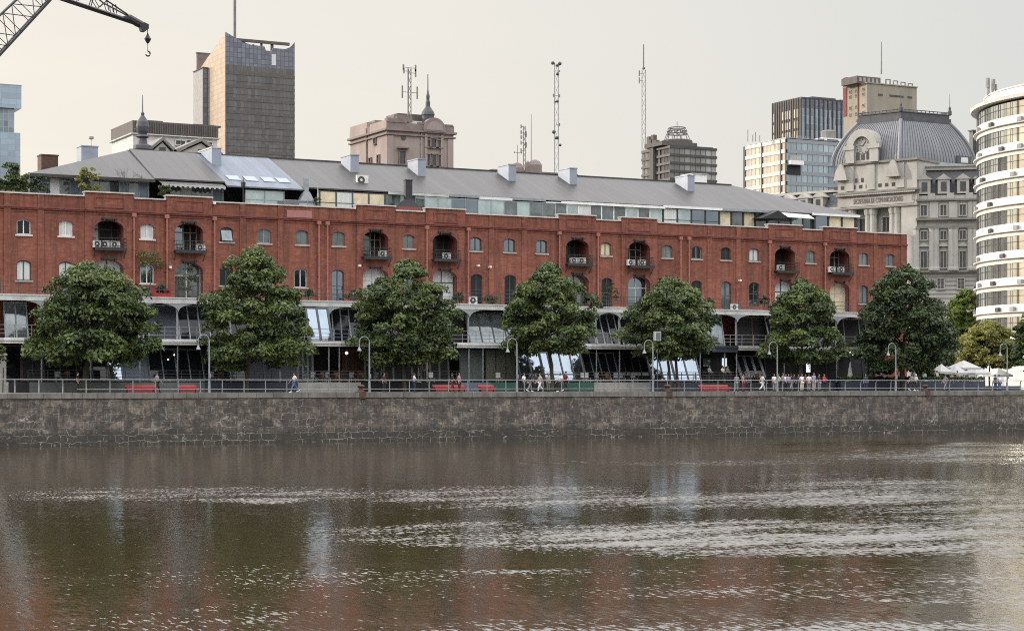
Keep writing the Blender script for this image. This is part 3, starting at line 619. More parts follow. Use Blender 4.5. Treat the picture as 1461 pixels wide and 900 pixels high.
# ------------------------------------------------------------------ foliage
def leaves_mesh(name, m, clumps, nleaf, size, seed, parent, up=.35):
    """leaf-sized bent quads spread through a list of clumps (x, y, z, rx, rz)"""
    rng = np.random.default_rng(seed); c = np.array(clumps); w = c[:, 3] ** 2; k = rng.choice(len(c), nleaf, p=w / w.sum())
    d = rng.normal(size=(nleaf, 3)); d /= np.linalg.norm(d, axis=1)[:, None]; d[:, 2] = np.where(d[:, 2] < -.35, -d[:, 2] * .6, d[:, 2])
    r = rng.uniform(.35, 1, nleaf) ** .5
    P = c[k, :3] + d * r[:, None] * np.stack([c[k, 3], c[k, 3], c[k, 4]], 1)
    nrm = d * .8 + rng.normal(size=(nleaf, 3)) * .55 + np.array([0, 0, up]); nrm /= np.linalg.norm(nrm, axis=1)[:, None]
    a = np.cross(nrm, rng.normal(size=(nleaf, 3))); a /= np.linalg.norm(a, axis=1)[:, None]; b = np.cross(nrm, a)
    s = rng.uniform(.6, 1.25, nleaf)[:, None] * size
    V = np.empty((nleaf, 4, 3)); V[:, 0] = P - a * s; V[:, 1] = P + b * s * .5 + nrm * s * .12; V[:, 2] = P + a * s; V[:, 3] = P - b * s * .5 + nrm * s * .12
    V -= np.array(ORG.get(parent.name, (0, 0, 0)))
    me = bpy.data.meshes.new(name); me.vertices.add(nleaf * 4); me.vertices.foreach_set('co', V.reshape(-1))
    me.loops.add(nleaf * 4); me.loops.foreach_set('vertex_index', np.arange(nleaf * 4, dtype=np.int32))
    me.polygons.add(nleaf); me.polygons.foreach_set('loop_start', np.arange(nleaf, dtype=np.int32) * 4); me.polygons.foreach_set('loop_total', np.full(nleaf, 4, dtype=np.int32))
    me.update(calc_edges=True); me.validate()
    at = me.attributes.new('tint', 'FLOAT', 'FACE'); ct = rng.uniform(-.12, .2, len(c))
    at.data.foreach_set('value', (ct[k] + rng.uniform(0, .28, nleaf) + (rng.random(nleaf) > .95) * .3).astype(np.float32))
    me.materials.append(M[m]); ob = bpy.data.objects.new(name, me); COL.objects.link(ob); ob.parent = parent; ORG[ob.name] = ORG.get(parent.name, (0, 0, 0)); return ob
ROUND = [(0, .62), (.1, .88), (.3, 1), (.5, .95), (.7, .78), (.85, .55), (.95, .3), (1, .08)]
CONE = [(0, .7), (.1, .95), (.3, 1), (.5, .92), (.7, .74), (.85, .52), (.95, .3), (1, .1)]
DOME = [(0, .75), (.15, .95), (.4, 1), (.65, .86), (.82, .62), (.93, .36), (1, .1)]
def crown_clumps(cx, cy, z0, z1, rad, prof, seed, n=150, ry=None, cr=.23):
    rng = random.Random(seed); out = []; H = z1 - z0; ry = ry or rad
    pr = lambda t: np.interp(t, [p[0] for p in prof], [p[1] for p in prof])
    lob = [rng.uniform(0, 6.28) for _ in range(4)]
    while len(out) < n:
        t = rng.random()
        if rng.random() > pr(t) + .15: continue
        th = rng.uniform(0, 2 * math.pi); q = rng.uniform(.35, 1) ** .5 * pr(t) * (1 + .1 * math.sin(3 * th + lob[0] + 3 * t) + .12 * math.sin(5 * th + lob[1] + 9 * t))
        k = rng.uniform(.45, 1.25) * cr * rad; q = max(0, q - k / rad * .55)
        out.append((cx + rad * q * math.cos(th), cy + ry * q * math.sin(th), z0 + k * .35 + t * (H - k * .95), k, k * rng.uniform(.6, .85)))
    return out
def tree(name, label, cat, group, px, Y, px0, px1, py0, py1, prof, m, nleaf, size, seed, zg=QZ, lean=0, trunks=1, n=150, tr=.2, cr=.23, cxo=0):
    x = X(px, Y); t = thing(name, (x, Y, zg), label, cat, group)
    cxp = (px0 + px1) / 2; cx = X(cxp, Y); rad = (px1 - px0) / 2 * dep(cxp, Y) / FP; z1, z0 = Z(cxp, py0, Y), Z(cxp, py1, Y)
    leaves_mesh('crown', m, crown_clumps(cx, Y, z0, z1, rad, prof, seed, n, cr=cr), int(nleaf * 1.7), size, seed, t)
    rng = random.Random(seed + 1)
    for k in range(trunks):
        mb = MB(); xo = x + (k - (trunks - 1) / 2) * .9; zf = z0 + (z1 - z0) * .35
        top = Vector((cx + (k - (trunks - 1) / 2) * 1.2, Y, zf)); p0 = Vector((xo, Y, zg - .1)); p1 = Vector((xo * .8 + top.x * .2 + rng.uniform(-.1, .1), Y + .05, zg + (zf - zg) * .4))
        mb.tube([p0 + Vector((0, 0, 0)), Vector((xo, Y, zg + .35)), p1, (p1 + top) / 2 + Vector((rng.uniform(-.2, .2), .1, 0)), top], [tr * 1.5, tr * 1.05, tr * .9, tr * .75, tr * .45], 8)
        for j in range(6):
            th = rng.uniform(0, 6.28); s = p1.lerp(top, rng.uniform(.15, .9)); e = s + Vector((math.cos(th) * rad * .7, math.sin(th) * rad * .7, (z1 - z0) * rng.uniform(.15, .4))); mid = s.lerp(e, .5) + Vector((0, 0, -.25))
            mb.tube([s, mid, e], [tr * .45, tr * .3, tr * .08], 5)
        mb.build('trunk', 'bark', t, smooth=True)
    return t
TG = 'street trees along the promenade'
TY = 8.2
tree('street_tree', 'broad dark green tree under the first arched balcony, beside the stone gate pier', 'tree', TG, 122, TY, 33, 226, 370, 528, ROUND, 'leaf', 19000, .21, 11, tr=.3)
tree('street_tree', 'tall pointed tree whose tip nearly reaches the tilted blue sash window', 'tree', TG, 352, TY, 281, 446, 350, 533, CONE, 'leaf', 18000, .2, 12)
tree('street_tree', 'dense tree before the dark slatted ground floor, lamp post at its left edge', 'tree', TG, 577, TY, 496, 656, 364, 528, ROUND, 'leaf', 18000, .2, 13)
tree('street_tree', 'rounded tree over the sky-reflecting slanted windows and the group of walkers', 'tree', TG, 787, TY, 712, 853, 377, 512, ROUND, 'leaf', 15000, .2, 14)
tree('street_tree', 'tree with two trunks standing behind the square floodlight box', 'tree', TG, 962, TY, 884, 1028, 394, 518, ROUND, 'leaf', 15000, .2, 15, trunks=2, tr=.15)
tree('street_tree', 'small pointed tree behind the crowd and the person in a red shirt', 'tree', TG, 1142, TY, 1084, 1206, 396, 522, CONE, 'leaf', 14000, .2, 16)
tree('street_tree', 'largest and darkest tree, hiding the far corner of the brick warehouse', 'tree', TG, 1288, TY, 1217, 1363, 376, 536, CONE, 'leaf_dark', 18000, .22, 17, tr=.28)
tree('plaza_tree', 'low olive yellow domed tree standing in sun on the plaza', 'tree', None, 1408, 40, 1361, 1455, 456, 528, DOME, 'leaf_yellow', 17000, .2, 18, trunks=2, tr=.13, cr=.24)
tree('plaza_tree', 'fresh green tree behind the dark corner tree, against the stone palace', 'tree', None, 1379, 72, 1348, 1410, 410, 482, ROUND, 'leaf_fresh', 11000, .3, 19, tr=.3)
tree('plaza_tree', 'green tree cut off by the right edge, below the round white tower', 'tree', None, 1475, 26, 1438, 1512, 425, 535, ROUND, 'leaf', 10000, .24, 20)
for px, Y, a, b, c, s in ((1335, 95, 1300, 1372, 445, 31), (1420, 105, 1392, 1450, 468, 32), (1500, 100, 1450, 1545, 455, 33)):
    tree('far_tree', {1335: 'dark tree far behind the big corner tree', 1420: 'dark low tree behind the olive yellow one', 1500: 'dark tree far off past the right edge'}[px], 'tree', 'trees behind the plaza', px, Y, a, b, c, 552, ROUND, 'leaf_dark', 6000, .38, s)
def bush(name, label, cat, px, Y, px0, px1, py0, py1, m, n, size, seed, zg, group=None, prof=DOME, cr=.28, nc=30):
    x = X(px, Y); t = thing(name, (x, Y, zg), label, cat, group)
    cxp = (px0 + px1) / 2; rad = (px1 - px0) / 2 * dep(cxp, Y) / FP
    leaves_mesh('foliage', m, crown_clumps(X(cxp, Y), Y, Z(cxp, py1, Y), Z(cxp, py0, Y), rad, prof, seed, nc, ry=min(rad, .9), cr=cr), n, size, seed, t)
    mb = MB(); mb.tube([(x, Y, zg), (x + .05, Y, (zg + Z(cxp, py0, Y)) / 2)], .05, 6); mb.build('stem', 'bark', t); return t
DK = 21.9
bush('potted_shrub', 'yellow green shrub on the roof terrace above the first arched balcony', 'shrub', 127, 23.3, 108, 147, 233, 274, 'leaf_yellow', 1900, .12, 41, DK)
bush('potted_shrub', 'dark bushy shrub at the left end of the roof terrace', 'shrub', 16, 23.4, -14, 44, 228, 274, 'leaf', 3600, .14, 42, DK)
bush('potted_shrub', 'low dark hedge plant trailing over the parapet at left', 'shrub', 55, 23.3, 38, 76, 250, 276, 'leaf_pot', 1500, .12, 43, DK)
bush('potted_shrub', 'small green shrub under the scalloped awning', 'shrub', 236, 23.3, 222, 248, 261, 282, 'leaf', 900, .11, 44, DK)
bush('potted_shrub', 'tiny plant beside the closed white parasol on the roof', 'shrub', 452, 23.3, 446, 459, 280, 292, 'leaf_pot', 350, .09, 45, DK)
bush('climbing_plant', 'straggly brown green plant above the white arched window', 'plant', 214, 21.6, 190, 240, 352, 385, 'leaf', 900, .1, 46, 12.9, prof=DOME)
for i, (px, a, b, c, e, lab) in enumerate([(268, 250, 290, 376, 420, 'dark leafy plant filling the arched recess behind the upper terrace rail'), (868, 860, 884, 402, 430, 'bushy plant in front of the arched door on the upper terrace'),
        (540, 527, 553, 396, 428, 'plant half hidden by the tree on the upper terrace'), (440, 430, 452, 412, 426, 'low plants by the two downpipes on the terrace'), (505, 490, 520, 412, 428, 'low plants left of the white arched window on the terrace'),
        (700, 686, 716, 420, 434, 'low flowering plants right of the small arched door'), (655, 645, 664, 416, 432, 'plant under the white curtained arch'), (1012, 1005, 1020, 424, 436, 'plant next to the terrace air conditioner'), (1090, 1082, 1100, 420, 436, 'plant above the small pointed tree'),
        (230, 222, 238, 404, 418, 'reddish low plant by the red terrace sofa')]):
    bush('terrace_plant', lab, 'plant', px, 18.2, a, b, c, e, 'leaf_pot', 900, .1, 60 + i, 12.9, group='plants on the upper terrace')
bush('terrace_plant', 'spiky plant behind the first-floor rail under the dark glass', 'plant', 226, 15.0, 218, 236, 456, 476, 'leaf_pot', 500, .1, 75, 9.0, group='plants on the upper terrace')
bush('pier_plant', 'pale green plant growing beside the stone gate pier', 'plant', 4, 10.2, -8, 10, 488, 520, 'leaf', 900, .12, 76, QZ)
t = thing('bare_tree', (X(181, 23.6), 23.6, DK), 'leafless little tree with thin brown twigs on the roof terrace', 'tree'); mb = MB(); rng = random.Random(3); x = X(181, 23.6)
def twig(p, d, l, r, k):
    e = p + d * l; mb.tube([p, e], [r, r * .65], 4)
    if k:
        for _ in range(3): twig(p.lerp(e, rng.uniform(.6, 1)), (d + Vector((rng.uniform(-.75, .75), rng.uniform(-.5, .5), rng.uniform(-.1, .5)))).normalized(), l * .68, r * .6, k - 1)
twig(Vector((x, 23.6, DK)), Vector((0, 0, 1)), 1.5, .04, 5); mb.build('branches', 'bark', t)
# clipped hedge in front of the open-air tables
h = thing('clipped_hedge', (X(1215, 10), 10, QZ), 'long dark clipped hedge in front of the open-air tables', 'hedge')
x0, x1 = X(1197, 10), X(1402, 10); cl = [(x0 + (x1 - x0) * k / 150, 10 + random.uniform(-.3, .3), random.uniform(5.3, 5.62), .28, .22) for k in range(150)]
leaves_mesh('foliage', 'leaf_dark', cl, 9000, .1, 90, h); mb = MB(); mb.box(x0, x1, 9.7, 10.3, QZ, 5.25); mb.build('planter_wall', 'navy', h)

# ------------------------------------------------------------------ promenade furniture
rl = thing('quay_railing', (20, .9, QZ), 'pale steel railing running along the edge of the dock wall', 'railing')
mb = MB(); mb.tube([(15, .9, QZ + 1.1), (175, .9, QZ + 1.1)], .035, 6); mb.build('top_rail', 'galv', rl)
mb = MB(); mb.tube([(X(110, .9), .98, QZ + .3), (175, .98, QZ + .3)], .028, 6); mb.build('lower_rail', 'galv', rl)
x = 16.0; k = 0
while x < 170:
    if abs(x - 35.9) > .1:
        mb = MB(); curved = x < X(125, .9) or x > X(1085, .9)
        if curved: mb.tube([(x, 1.12, QZ), (x, 1.12, QZ + .55), (x - .02, 1.08, QZ + .8), (x - .04, .98, QZ + 1.0), (x - .05, .9, QZ + 1.08)], .055, 6)
        else: mb.box(x - .035, x + .035, .97, 1.03, QZ, QZ + 1.08)
        mb.build('post', 'galv', rl)
    x += 1.93
def lamp(): 
    t = thing('street_lamp', (0, 0, 0), 'x', 'street lamp', 'hooked street lamps along the quay')
    mb = MB(); mb.tube([(0, 0, 0), (0, 0, .9), (0, 0, .92), (0, 0, 4.4)], [.12, .1, .075, .06], 8); mb.build('pole', 'iron_grey', t)
    mb = MB(); pts = [(0, 0, 4.4)] + [(-.48 + .48 * math.cos(a), 0, 4.4 + .48 * math.sin(a)) for a in [math.pi * k / 9 for k in range(1, 10)]] + [(-.96, 0, 4.1)]; mb.tube(pts, .04, 6); mb.build('hook_arm', 'iron_grey', t)
    mb = MB(); mb.lathe((-.96, 0, 3.62), [(.2, 0), (.2, .04), (.12, .2), (.06, .36), (.045, .5)], 10); mb.build('lamp_head', 'galv', t)
    mb = MB(); mb.box(-.1, .1, -.16, -.07, 1.25, 1.6); mb.build('switch_box', 'galv', t)
    return t
l0 = lamp()
for i, (px, lab) in enumerate([(298.5, 'hooked street lamp left of the tall tree, beside the red bench'), (527, 'hooked street lamp at the left edge of the dense tree, beside the rusty bollard'), (737.5, 'hooked street lamp beside the walkers group and the dark drawn blind'),
        (931.5, 'hooked street lamp beside the square floodlight box'), (1109, 'hooked street lamp in the crowd under the small pointed tree'), (1278, 'hooked street lamp before the largest dark tree'), (1437, 'hooked street lamp beside the olive yellow tree')]):
    o = l0 if i == 0 else copy_tree(l0); o.location = (X(px, .7), .7, QZ); o['label'] = lab; s = 1.0 if px < 1400 else 1.02; o.scale = (s, s, s)
t = thing('floodlight_mast', (X(938, 5), 5, QZ), 'dark mast carrying a pale square floodlight box', 'floodlight'); x = X(938, 5)
mb = MB(); mb.tube([(x, 5, QZ), (x, 5, 8.4)], .06, 6); mb.build('mast', 'frame_dark', t); mb = MB(); mb.box(x - .33, x + .33, 4.85, 5.2, Z(938, 486, 5), Z(938, 473, 5)); mb.build('lamp_box', 'white_old', t)
mb = MB(); mb.box(x - .26, x + .26, 4.835, 4.852, Z(938, 485, 5), Z(938, 474.5, 5)); mb.build('lens', 'glass_mid', t)
def bollard(px, lab):
    x = X(px, .32); mb = MB(); mb.lathe((x, .32, QZ), [(.34, 0), (.34, .1), (.22, .16), (.2, .42), (.33, .5), (.33, .6), (.2, .68)], 12); mb.box(x - .36, x + .36, .02, .66, QZ, QZ + .06); mb.box(x - .3, x + .3, -.16, .0, QZ - .5, QZ + .05)
    tag(mb.build('mooring_bollard', 'rust'), lab, 'bollard', 'rusty mooring bollards on the quay edge')
bollard(515, 'rusty bollard beside the second street lamp'); bollard(952, 'rusty bollard beneath the tree with two trunks'); bollard(1320, 'rusty bollard under the largest dark tree')
def bench(px0, px1, Y, m, lab):
    a, b = X(px0, Y), X(px1, Y); t = thing('red_bench', ((a + b) / 2, Y, QZ), lab, 'bench', 'red benches on the promenade')
    mb = MB(); mb.box(a, b, Y, Y + .6, QZ + .34, QZ + .46); mb.build('seat', m, t)
    mb = MB(); mb.hexa([(a, Y + .52, QZ + .461), (b, Y + .52, QZ + .461), (b, Y + .6, QZ + .461), (a, Y + .6, QZ + .461), (a, Y + .62, QZ + .66), (b, Y + .62, QZ + .66), (b, Y + .7, QZ + .66), (a, Y + .7, QZ + .66)]); mb.build('backrest', m, t)
    for xx in (a + .1, b - .18): mb = MB(); mb.box(xx, xx + .08, Y + .05, Y + .55, QZ, QZ + .338); mb.build('leg', m, t)
    mb = MB(); mb.box(a + .25, b - .25, Y + .1, Y + .14, QZ + .04, QZ + .336); mb.build('front_panel', m, t)
bench(181, 226, 6.5, 'red', 'long dark red bench beneath the blue grey panel'); bench(256, 283, 6.5, 'red', 'short bright red bench left of the first street lamp')
bench(621, 666, 6.5, 'red', 'dark red bench in front of the grey curtain'); bench(686, 708, 6.5, 'red', 'short red bench in front of the dark drawn blind'); bench(1001, 1043, 6.5, 'red', 'low red bench under the tree with two trunks, diners behind')
def seat(px, Y, zg, m, lab, name='terrace_chair', cat='chair', group='pale chairs on the terrace'):
    x = X(px, Y); t = thing(name, (x, Y, zg), lab, cat, group)
    mb = MB(); mb.box(x - .24, x + .24, Y - .24, Y + .24, zg + .42, zg + .47); mb.build('seat', m, t); mb = MB(); mb.box(x - .24, x + .24, Y + .2, Y + .24, zg + .472, zg + .95); mb.build('backrest', m, t)
    for a in (-.21, .21):
        for b in (-.21, .21): mb = MB(); mb.box(x + a - .02, x + a + .02, Y + b - .02, Y + b + .02, zg, zg + .418); mb.build('leg', m, t)
for px, lab in ((616, 'pale chair beside the dark slatted wall'), (712, 'pale chair above the green plinth'), (833, 'pale chair right of the walkers group'), (838, 'second pale chair right of the walkers group'), (880, 'empty chair in front of the dark leaning windows'), (905, 'chair by the dark windows left of the floodlight'), (993, 'pale chair left of the low red bench')):
    seat(px, 11.6, 5.12, 'white_old' if px not in (880, 905) else 'iron_grey', lab)
x = X(231, 18); t = thing('red_sofa', (x, 18, 12.88), 'red sofa behind the rail of the upper terrace', 'sofa'); mb = MB(); mb.box(x - .8, x + .8, 17.7, 18.5, 12.9, 13.35); mb.build('seat', 'red', t); mb = MB(); mb.box(x - .8, x + .8, 18.5, 18.7, 12.9, 13.85); mb.build('backrest', 'red', t)
for a in (-.8, .65): mb = MB(); mb.box(x + a, x + a + .15, 17.7, 18.49, 13.352, 13.6); mb.build('armrest', 'red', t)

def cafe_table(px, Y, zg, lab):
    x = X(px, Y); t = thing('cafe_table', (x, Y, zg), lab, 'table', 'dark tables on the ground terrace'); mb = MB(); mb.box(x - .4, x + .4, Y - .35, Y + .35, zg + .7, zg + .74); mb.build('tabletop', 'wood', t); mb = MB(); mb.tube([(x, Y, zg), (x, Y, zg + .699)], .05, 6); mb.build('leg', 'black', t)
    return t
for px, lab in ((455, 'table inside the open dark bay under the white awning'), (474, 'table at the right of the open dark bay'), (510, 'table in front of the brown restaurant door'), (545, 'table before the dark slatted wall, left of the ring emblem'), (860, 'table before the dark leaning windows'), (895, 'table left of the floodlight mast'), (980, 'table under the sky-reflecting panes by the two trunks'), (1075, 'table under the three grey framed windows'), (310, 'table behind the first street lamp'), (90, 'table behind the rail left of the broad tree trunk')):
    cafe_table(px, 13.2, 5.12, lab)
    for s_ in (-7, 7): seat(px + s_, 13.2, 5.12, 'iron_grey' if s_ < 0 else 'wood', ('grey chair at the ' if s_ < 0 else 'brown chair at the ') + lab, group='chairs at the dark tables')

# ------------------------------------------------------------------ air conditioners
def acunit(x, y, z, lab, w=.85, h=.62, group='air conditioner units on the facade'):
    t = thing('air_conditioner', (x, y, z), lab, 'air conditioner', group)
    mb = MB(); mb.box(x - w / 2, x + w / 2, y, y + .34, z, z + h); mb.build('casing', 'ac', t)
    mb = MB(); k = 14; r = h * .4; c = (x - w * .12, z + h / 2)
    mb.prism([(c[0] + r * math.cos(2 * math.pi * i / k), c[1] + r * math.sin(2 * math.pi * i / k)) for i in range(k)], y - .012, y + .01); g = mb.build('fan_grille', 'frame_dark', t)
    mb = MB(); mb.prism([(c[0] + r * .35 * math.cos(2 * math.pi * i / k), c[1] + r * .35 * math.sin(2 * math.pi * i / k)) for i in range(k)], y - .03, y - .013); mb.build('hub', 'ac', g)
yb = YF - .72
for px, z, lab in ((140, 17.63, 'first of three air conditioners in the left end balcony'), (151, 17.63, 'middle one of three air conditioners in the left end balcony'), (165, 17.63, 'third of three air conditioners in the left end balcony'),
                   (287, 17.63, 'air conditioner beside the arch that reflects bright sky'), (547, 17.63, 'air conditioner in the grey balcony left of the white arch'), (638, 17.63, 'dark air conditioner in the balcony above the white curtained arch'),
                   (820, 17.63, 'left one of the air conditioner pair in the balcony above the fourth tree'), (831, 17.63, 'right one of the air conditioner pair in the balcony above the fourth tree'), (901, 17.63, 'left white air conditioner filling the balcony above the doorway'), (917, 17.63, 'right white air conditioner filling the balcony above the doorway'),
                   (1115, 17.63, 'lone air conditioner in the dark balcony above the small pointed tree'), (1188, 17.63, 'left air conditioner in the balcony nearest the dark corner tree'), (1201, 17.63, 'right air conditioner in the balcony nearest the dark corner tree')):
    acunit(X(px, yb), yb, z, lab)
for px, lab in ((1004, 'white air conditioner on the upper terrace beside the two downpipes'), (1049, 'white air conditioner under the grey arched door on the terrace'), (676, 'small white air conditioner by the terrace rail near the third tree')): acunit(X(px, 17.2), 17.2, 12.9, lab, .8, .65 if px > 700 else .8)
acunit(X(517.5, 27), 27, Z(517, 264, 27), 'air conditioner standing alone on the grey roof slope', 1.25, 1.0)
mb = MB(); x = X(518, 27); mb.box(x - .03, x + .03, 27.1, 27.2, 25.4, Z(517, 264, 27)); mb.box(x - .5, x + .5, 27.0, 27.35, Z(517, 264, 27) - .08, Z(517, 264, 27) - .005); mb.build('equipment_stand', 'iron_grey', W)

# ------------------------------------------------------------------ parasols
def parasol_closed(px, Y, zg, h, m, lab, r=.3):
    x = X(px, Y); t = thing('closed_parasol', (x, Y, zg), lab, 'parasol', 'closed parasols'); mb = MB(); mb.tube([(x, Y, zg), (x, Y, zg + h)], .035, 6); mb.lathe((x, Y, zg), [(.3, 0), (.3, .06), (.06, .1)], 10); mb.build('pole', 'white_old', t)
    mb = MB(); mb.lathe((x, Y, zg + h * .3), [(r, 0), (r * .95, .12), (r * .6, h * .3), (r * .3, h * .55), (.05, h * .68)], 9); mb.build('canopy', m, t)
parasol_closed(1213, 10.8, QZ, 3.1, 'fabric_w', 'closed white parasol before the dark restaurant front', .42)
parasol_closed(1303, 11.5, QZ, 3.0, 'fabric_g', 'closed pale green parasol under the largest tree', .4); parasol_closed(1319, 13, QZ, 2.9, 'fabric_g', 'second closed pale green parasol, further behind the hedge', .36)
parasol_closed(597, 11, 5.1, 2.1, 'fabric_w', 'very thin closed white parasol under the dense tree', .1); parasol_closed(453.5, 23.2, DK, 2.9, 'fabric_w', 'closed white parasol on the roof terrace beside the flue hood', .14)
def parasol(px, Y, h, r, lab):
    x = X(px, Y); t = thing('open_parasol', (x, Y, QZ), lab, 'parasol', 'open white parasols on the plaza'); mb = MB(); mb.tube([(x, Y, QZ), (x, Y, QZ + h)], .04, 6); mb.build('pole', 'frame_dark', t)
    mb = MB(); n = 4; z = QZ + h; vs = [(x, Y, z + .05)] + [(x + r * 1.2 * math.cos(a), Y + r * 1.2 * math.sin(a), z - .85) for a in [math.pi / 4 + math.pi / 2 * k for k in range(4)]]; vs += [(v[0], v[1], v[2] - .22) for v in vs[1:]]
    mb.add(vs, [(0, 1, 2), (0, 2, 3), (0, 3, 4), (0, 4, 1)] + [(1 + k, 5 + k, 5 + (k + 1) % 4, 1 + (k + 1) % 4) for k in range(4)]); mb.build('canopy', 'fabric_w', t)
parasol(1343, 18, 3.0, 1.0, 'small open white parasol behind the dark hedge'); parasol(1364, 19, 2.9, 1.1, 'open white parasol left of the highest one'); parasol(1375, 22, 3.5, 1.7, 'highest open white parasol on the plaza'); parasol(1393, 24, 2.9, 1.4, 'open white parasol behind the olive yellow tree'); parasol(1424, 30, 2.7, 1.5, 'open white parasol past the olive yellow tree')
# lit lamps the photograph shows
t = thing('string_lights', (X(1222, 13), 13, QZ), 'short string of lit bulbs in the dark restaurant opening', 'lights')
pts = [(X(p, 13), 13, Z(p, y, 13)) for p, y in ((1208, 499), (1213, 502), (1217, 505), (1221, 507.5), (1225, 508), (1229, 507), (1233, 504))]
mb = MB(); mb.tube(pts, .012, 4); mb.build('cable', 'black', t)
for p in pts[1:]: mb = MB(); mb.lathe((p[0], p[1], p[2] - .14), [(.02, 0), (.065, .05), (.05, .1), (.02, .13)], 8); mb.build('bulb', 'bulb', t)
t = thing('string_lights', (X(242, 13), 13, QZ), 'two lit bulbs on a cable before the dark leaning windows', 'lights'); pts = [(X(p, 13), 13, Z(p, y, 13)) for p, y in ((236, 514), (240, 511.5), (248.5, 505), (252, 500))]
mb = MB(); mb.tube(pts, .012, 4); mb.build('cable', 'black', t)
for p in pts[1:3]: mb = MB(); mb.lathe((p[0], p[1], p[2] - .14), [(.02, 0), (.06, .05), (.05, .1), (.02, .13)], 8); mb.build('bulb', 'bulb', t)
t = thing('globe_lamp', (X(494.5, 15), 15, 5.1), 'round lit globe lamp by the brown restaurant door', 'lamp'); x = X(494.5, 15); z = Z(494.5, 503.5, 15)
mb = MB(); mb.tube([(x, 15, 5.12), (x, 15, z - .14)], .03, 6); mb.build('pole', 'black', t); mb = MB(); mb.lathe((x, 15, z), [(.03, -.15), (.12, -.1), (.15, 0), (.12, .1), (.03, .15)], 12); mb.build('globe', 'globe', t)
t = thing('hanging_banner', (X(1153, 12), 12, QZ), 'pale blue banner hanging in the shade behind the crowd', 'banner'); x = X(1153, 12); mb = MB(); mb.tube([(x, 12.05, QZ), (x, 12.05, 7.6)], .03, 6); mb.build('pole', 'black', t)
mb = MB(); zb, zt = Z(1153, 531, 12), Z(1153, 514.5, 12); mb.box(x - .26, x + .28, 11.98, 12.0, zb, zt); bn = mb.build('cloth', 'screen', t)  # banner cloth given its own glow, no lamp behind it
mb = MB(); [mb.box(x - .08 + .1 * k, x + .24, 11.97, 11.978, zt - .3 - .28 * k, zt - .18 - .28 * k) for k in range(3)]; mb.build('blue_stripes', 'bluegrey', bn)
t = thing('round_emblem', (X(606.5, 15.9), 15.9, 5.1), 'round brown ring emblem on the dark slatted wall', 'wall emblem'); x = X(606.5, 15.9); z = Z(606, 523, 15.9); mb = MB(); ring(mb, [(x + .42 * math.cos(a), z + .42 * math.sin(a)) for a in [2 * math.pi * k / 16 for k in range(16)]], [(x + .3 * math.cos(a), z + .3 * math.sin(a)) for a in [2 * math.pi * k / 16 for k in range(16)]], 15.86, 15.93); mb.build('ring', 'wood', t)
for sgn in (0, 1): mb = MB(); mb.box(x - (.3 if sgn == 0 else .04), x + (.3 if sgn == 0 else .04), 15.88, 15.91, z - (.04 if sgn == 0 else .3), z + (.04 if sgn == 0 else .3)); mb.build('spoke', 'wood', t)

# ------------------------------------------------------------------ dockside crane
def truss(mb, a, b, w0, w1, n, r, up):
    """four-chord lattice between points a and b; widths w0, w1; up = unit vector in the plane"""
    a, b = Vector(a), Vector(b); u = Vector(up); s = Vector((0, 1, 0)); C = [(1, 1), (1, -1), (-1, -1), (-1, 1)]
    P = [[a.lerp(b, i / n) + (u * cu + s * cs) * (w0 + (w1 - w0) * i / n) / 2 for cu, cs in C] for i in range(n + 1)]
    for k in range(4): mb.tube([P[0][k], P[n][k]], r * (1.5 if k in (2, 3) else 1.0), 5)
    for i in range(n):
        for k in range(4):
            k2 = (k + 1) % 4; mb.tube([P[i][k], P[i + 1][k2]] if i % 2 else [P[i][k2], P[i + 1][k]], r * .5, 4); mb.tube([P[i][k], P[i][k2]], r * .5, 4)
CRY = 3.0
pt = lambda px, py: Vector((X(px, CRY), CRY, Z(px, py, CRY)))
cr = thing('dockside_crane', (X(-420, CRY), CRY, QZ), 'black lattice dockside crane reaching in from the upper left, hook hanging', 'crane')
foot, knee, head = pt(-300, 350), pt(72, -24), pt(196, 31)
d = (knee - foot).normalized(); up = Vector((-d.z, 0, d.x)); mb = MB(); truss(mb, foot, knee, 3.6, 1.7, 18, .085, up); mb.build('main_jib', 'black', cr)
d2 = (head - knee).normalized(); up2 = Vector((-d2.z, 0, d2.x)); mb = MB()
q0, q1 = pt(40, -17), pt(193, 33); mb.tube([q0, q1], [.17, .2], 6); top = pt(95, -42)
for s in (-.55, .55):
    o = Vector((0, s, 0)); mb.tube([q0 + o, q1 + o * .3], .06, 5); mb.tube([pt(28, -30) + o, top + o, pt(150, 3) + o, pt(182, 22) + o * .3], .07, 5)
    for a, b in (((95, -42), (100, -2)), ((100, -2), (122, -18)), ((122, -18), (140, 12)), ((150, 3), (154, 17)), ((158, 7), (160, 19)), ((163, 8), (165, 21)), ((140, 12), (150, 3)), ((110, 3), (122, -18)), ((128, 10), (134, -10))): mb.tube([pt(*a) + o * .8, pt(*b) + o * .6], .045, 4)
mb.build('fly_jib', 'black', cr)
mb = MB(); hp = [pt(176, 26), pt(184, 26), pt(196, 33), pt(206, 38), pt(211, 40)]; mb.tube(hp, [.16, .32, .34, .3, .12], 8); mb.prism([(p.x, p.z) for p in (pt(198, 36), pt(201, 45), pt(206, 46), pt(211, 42), pt(211, 36), pt(205, 33))], CRY - .3, CRY + .3); mb.build('jib_head', 'black', cr)
mb = MB(); mb.tube([pt(210.5, 39), pt(210.8, 72)], .03, 4); mb.build('hoist_rope', 'black', cr)
mb = MB(); c = pt(210.8, 56); mb.lathe((c.x, c.y, c.z), [(.04, -.4), (.17, -.25), (.3, 0), (.15, .25), (.04, .5)], 10); mb.build('hook_weight', 'black', cr)
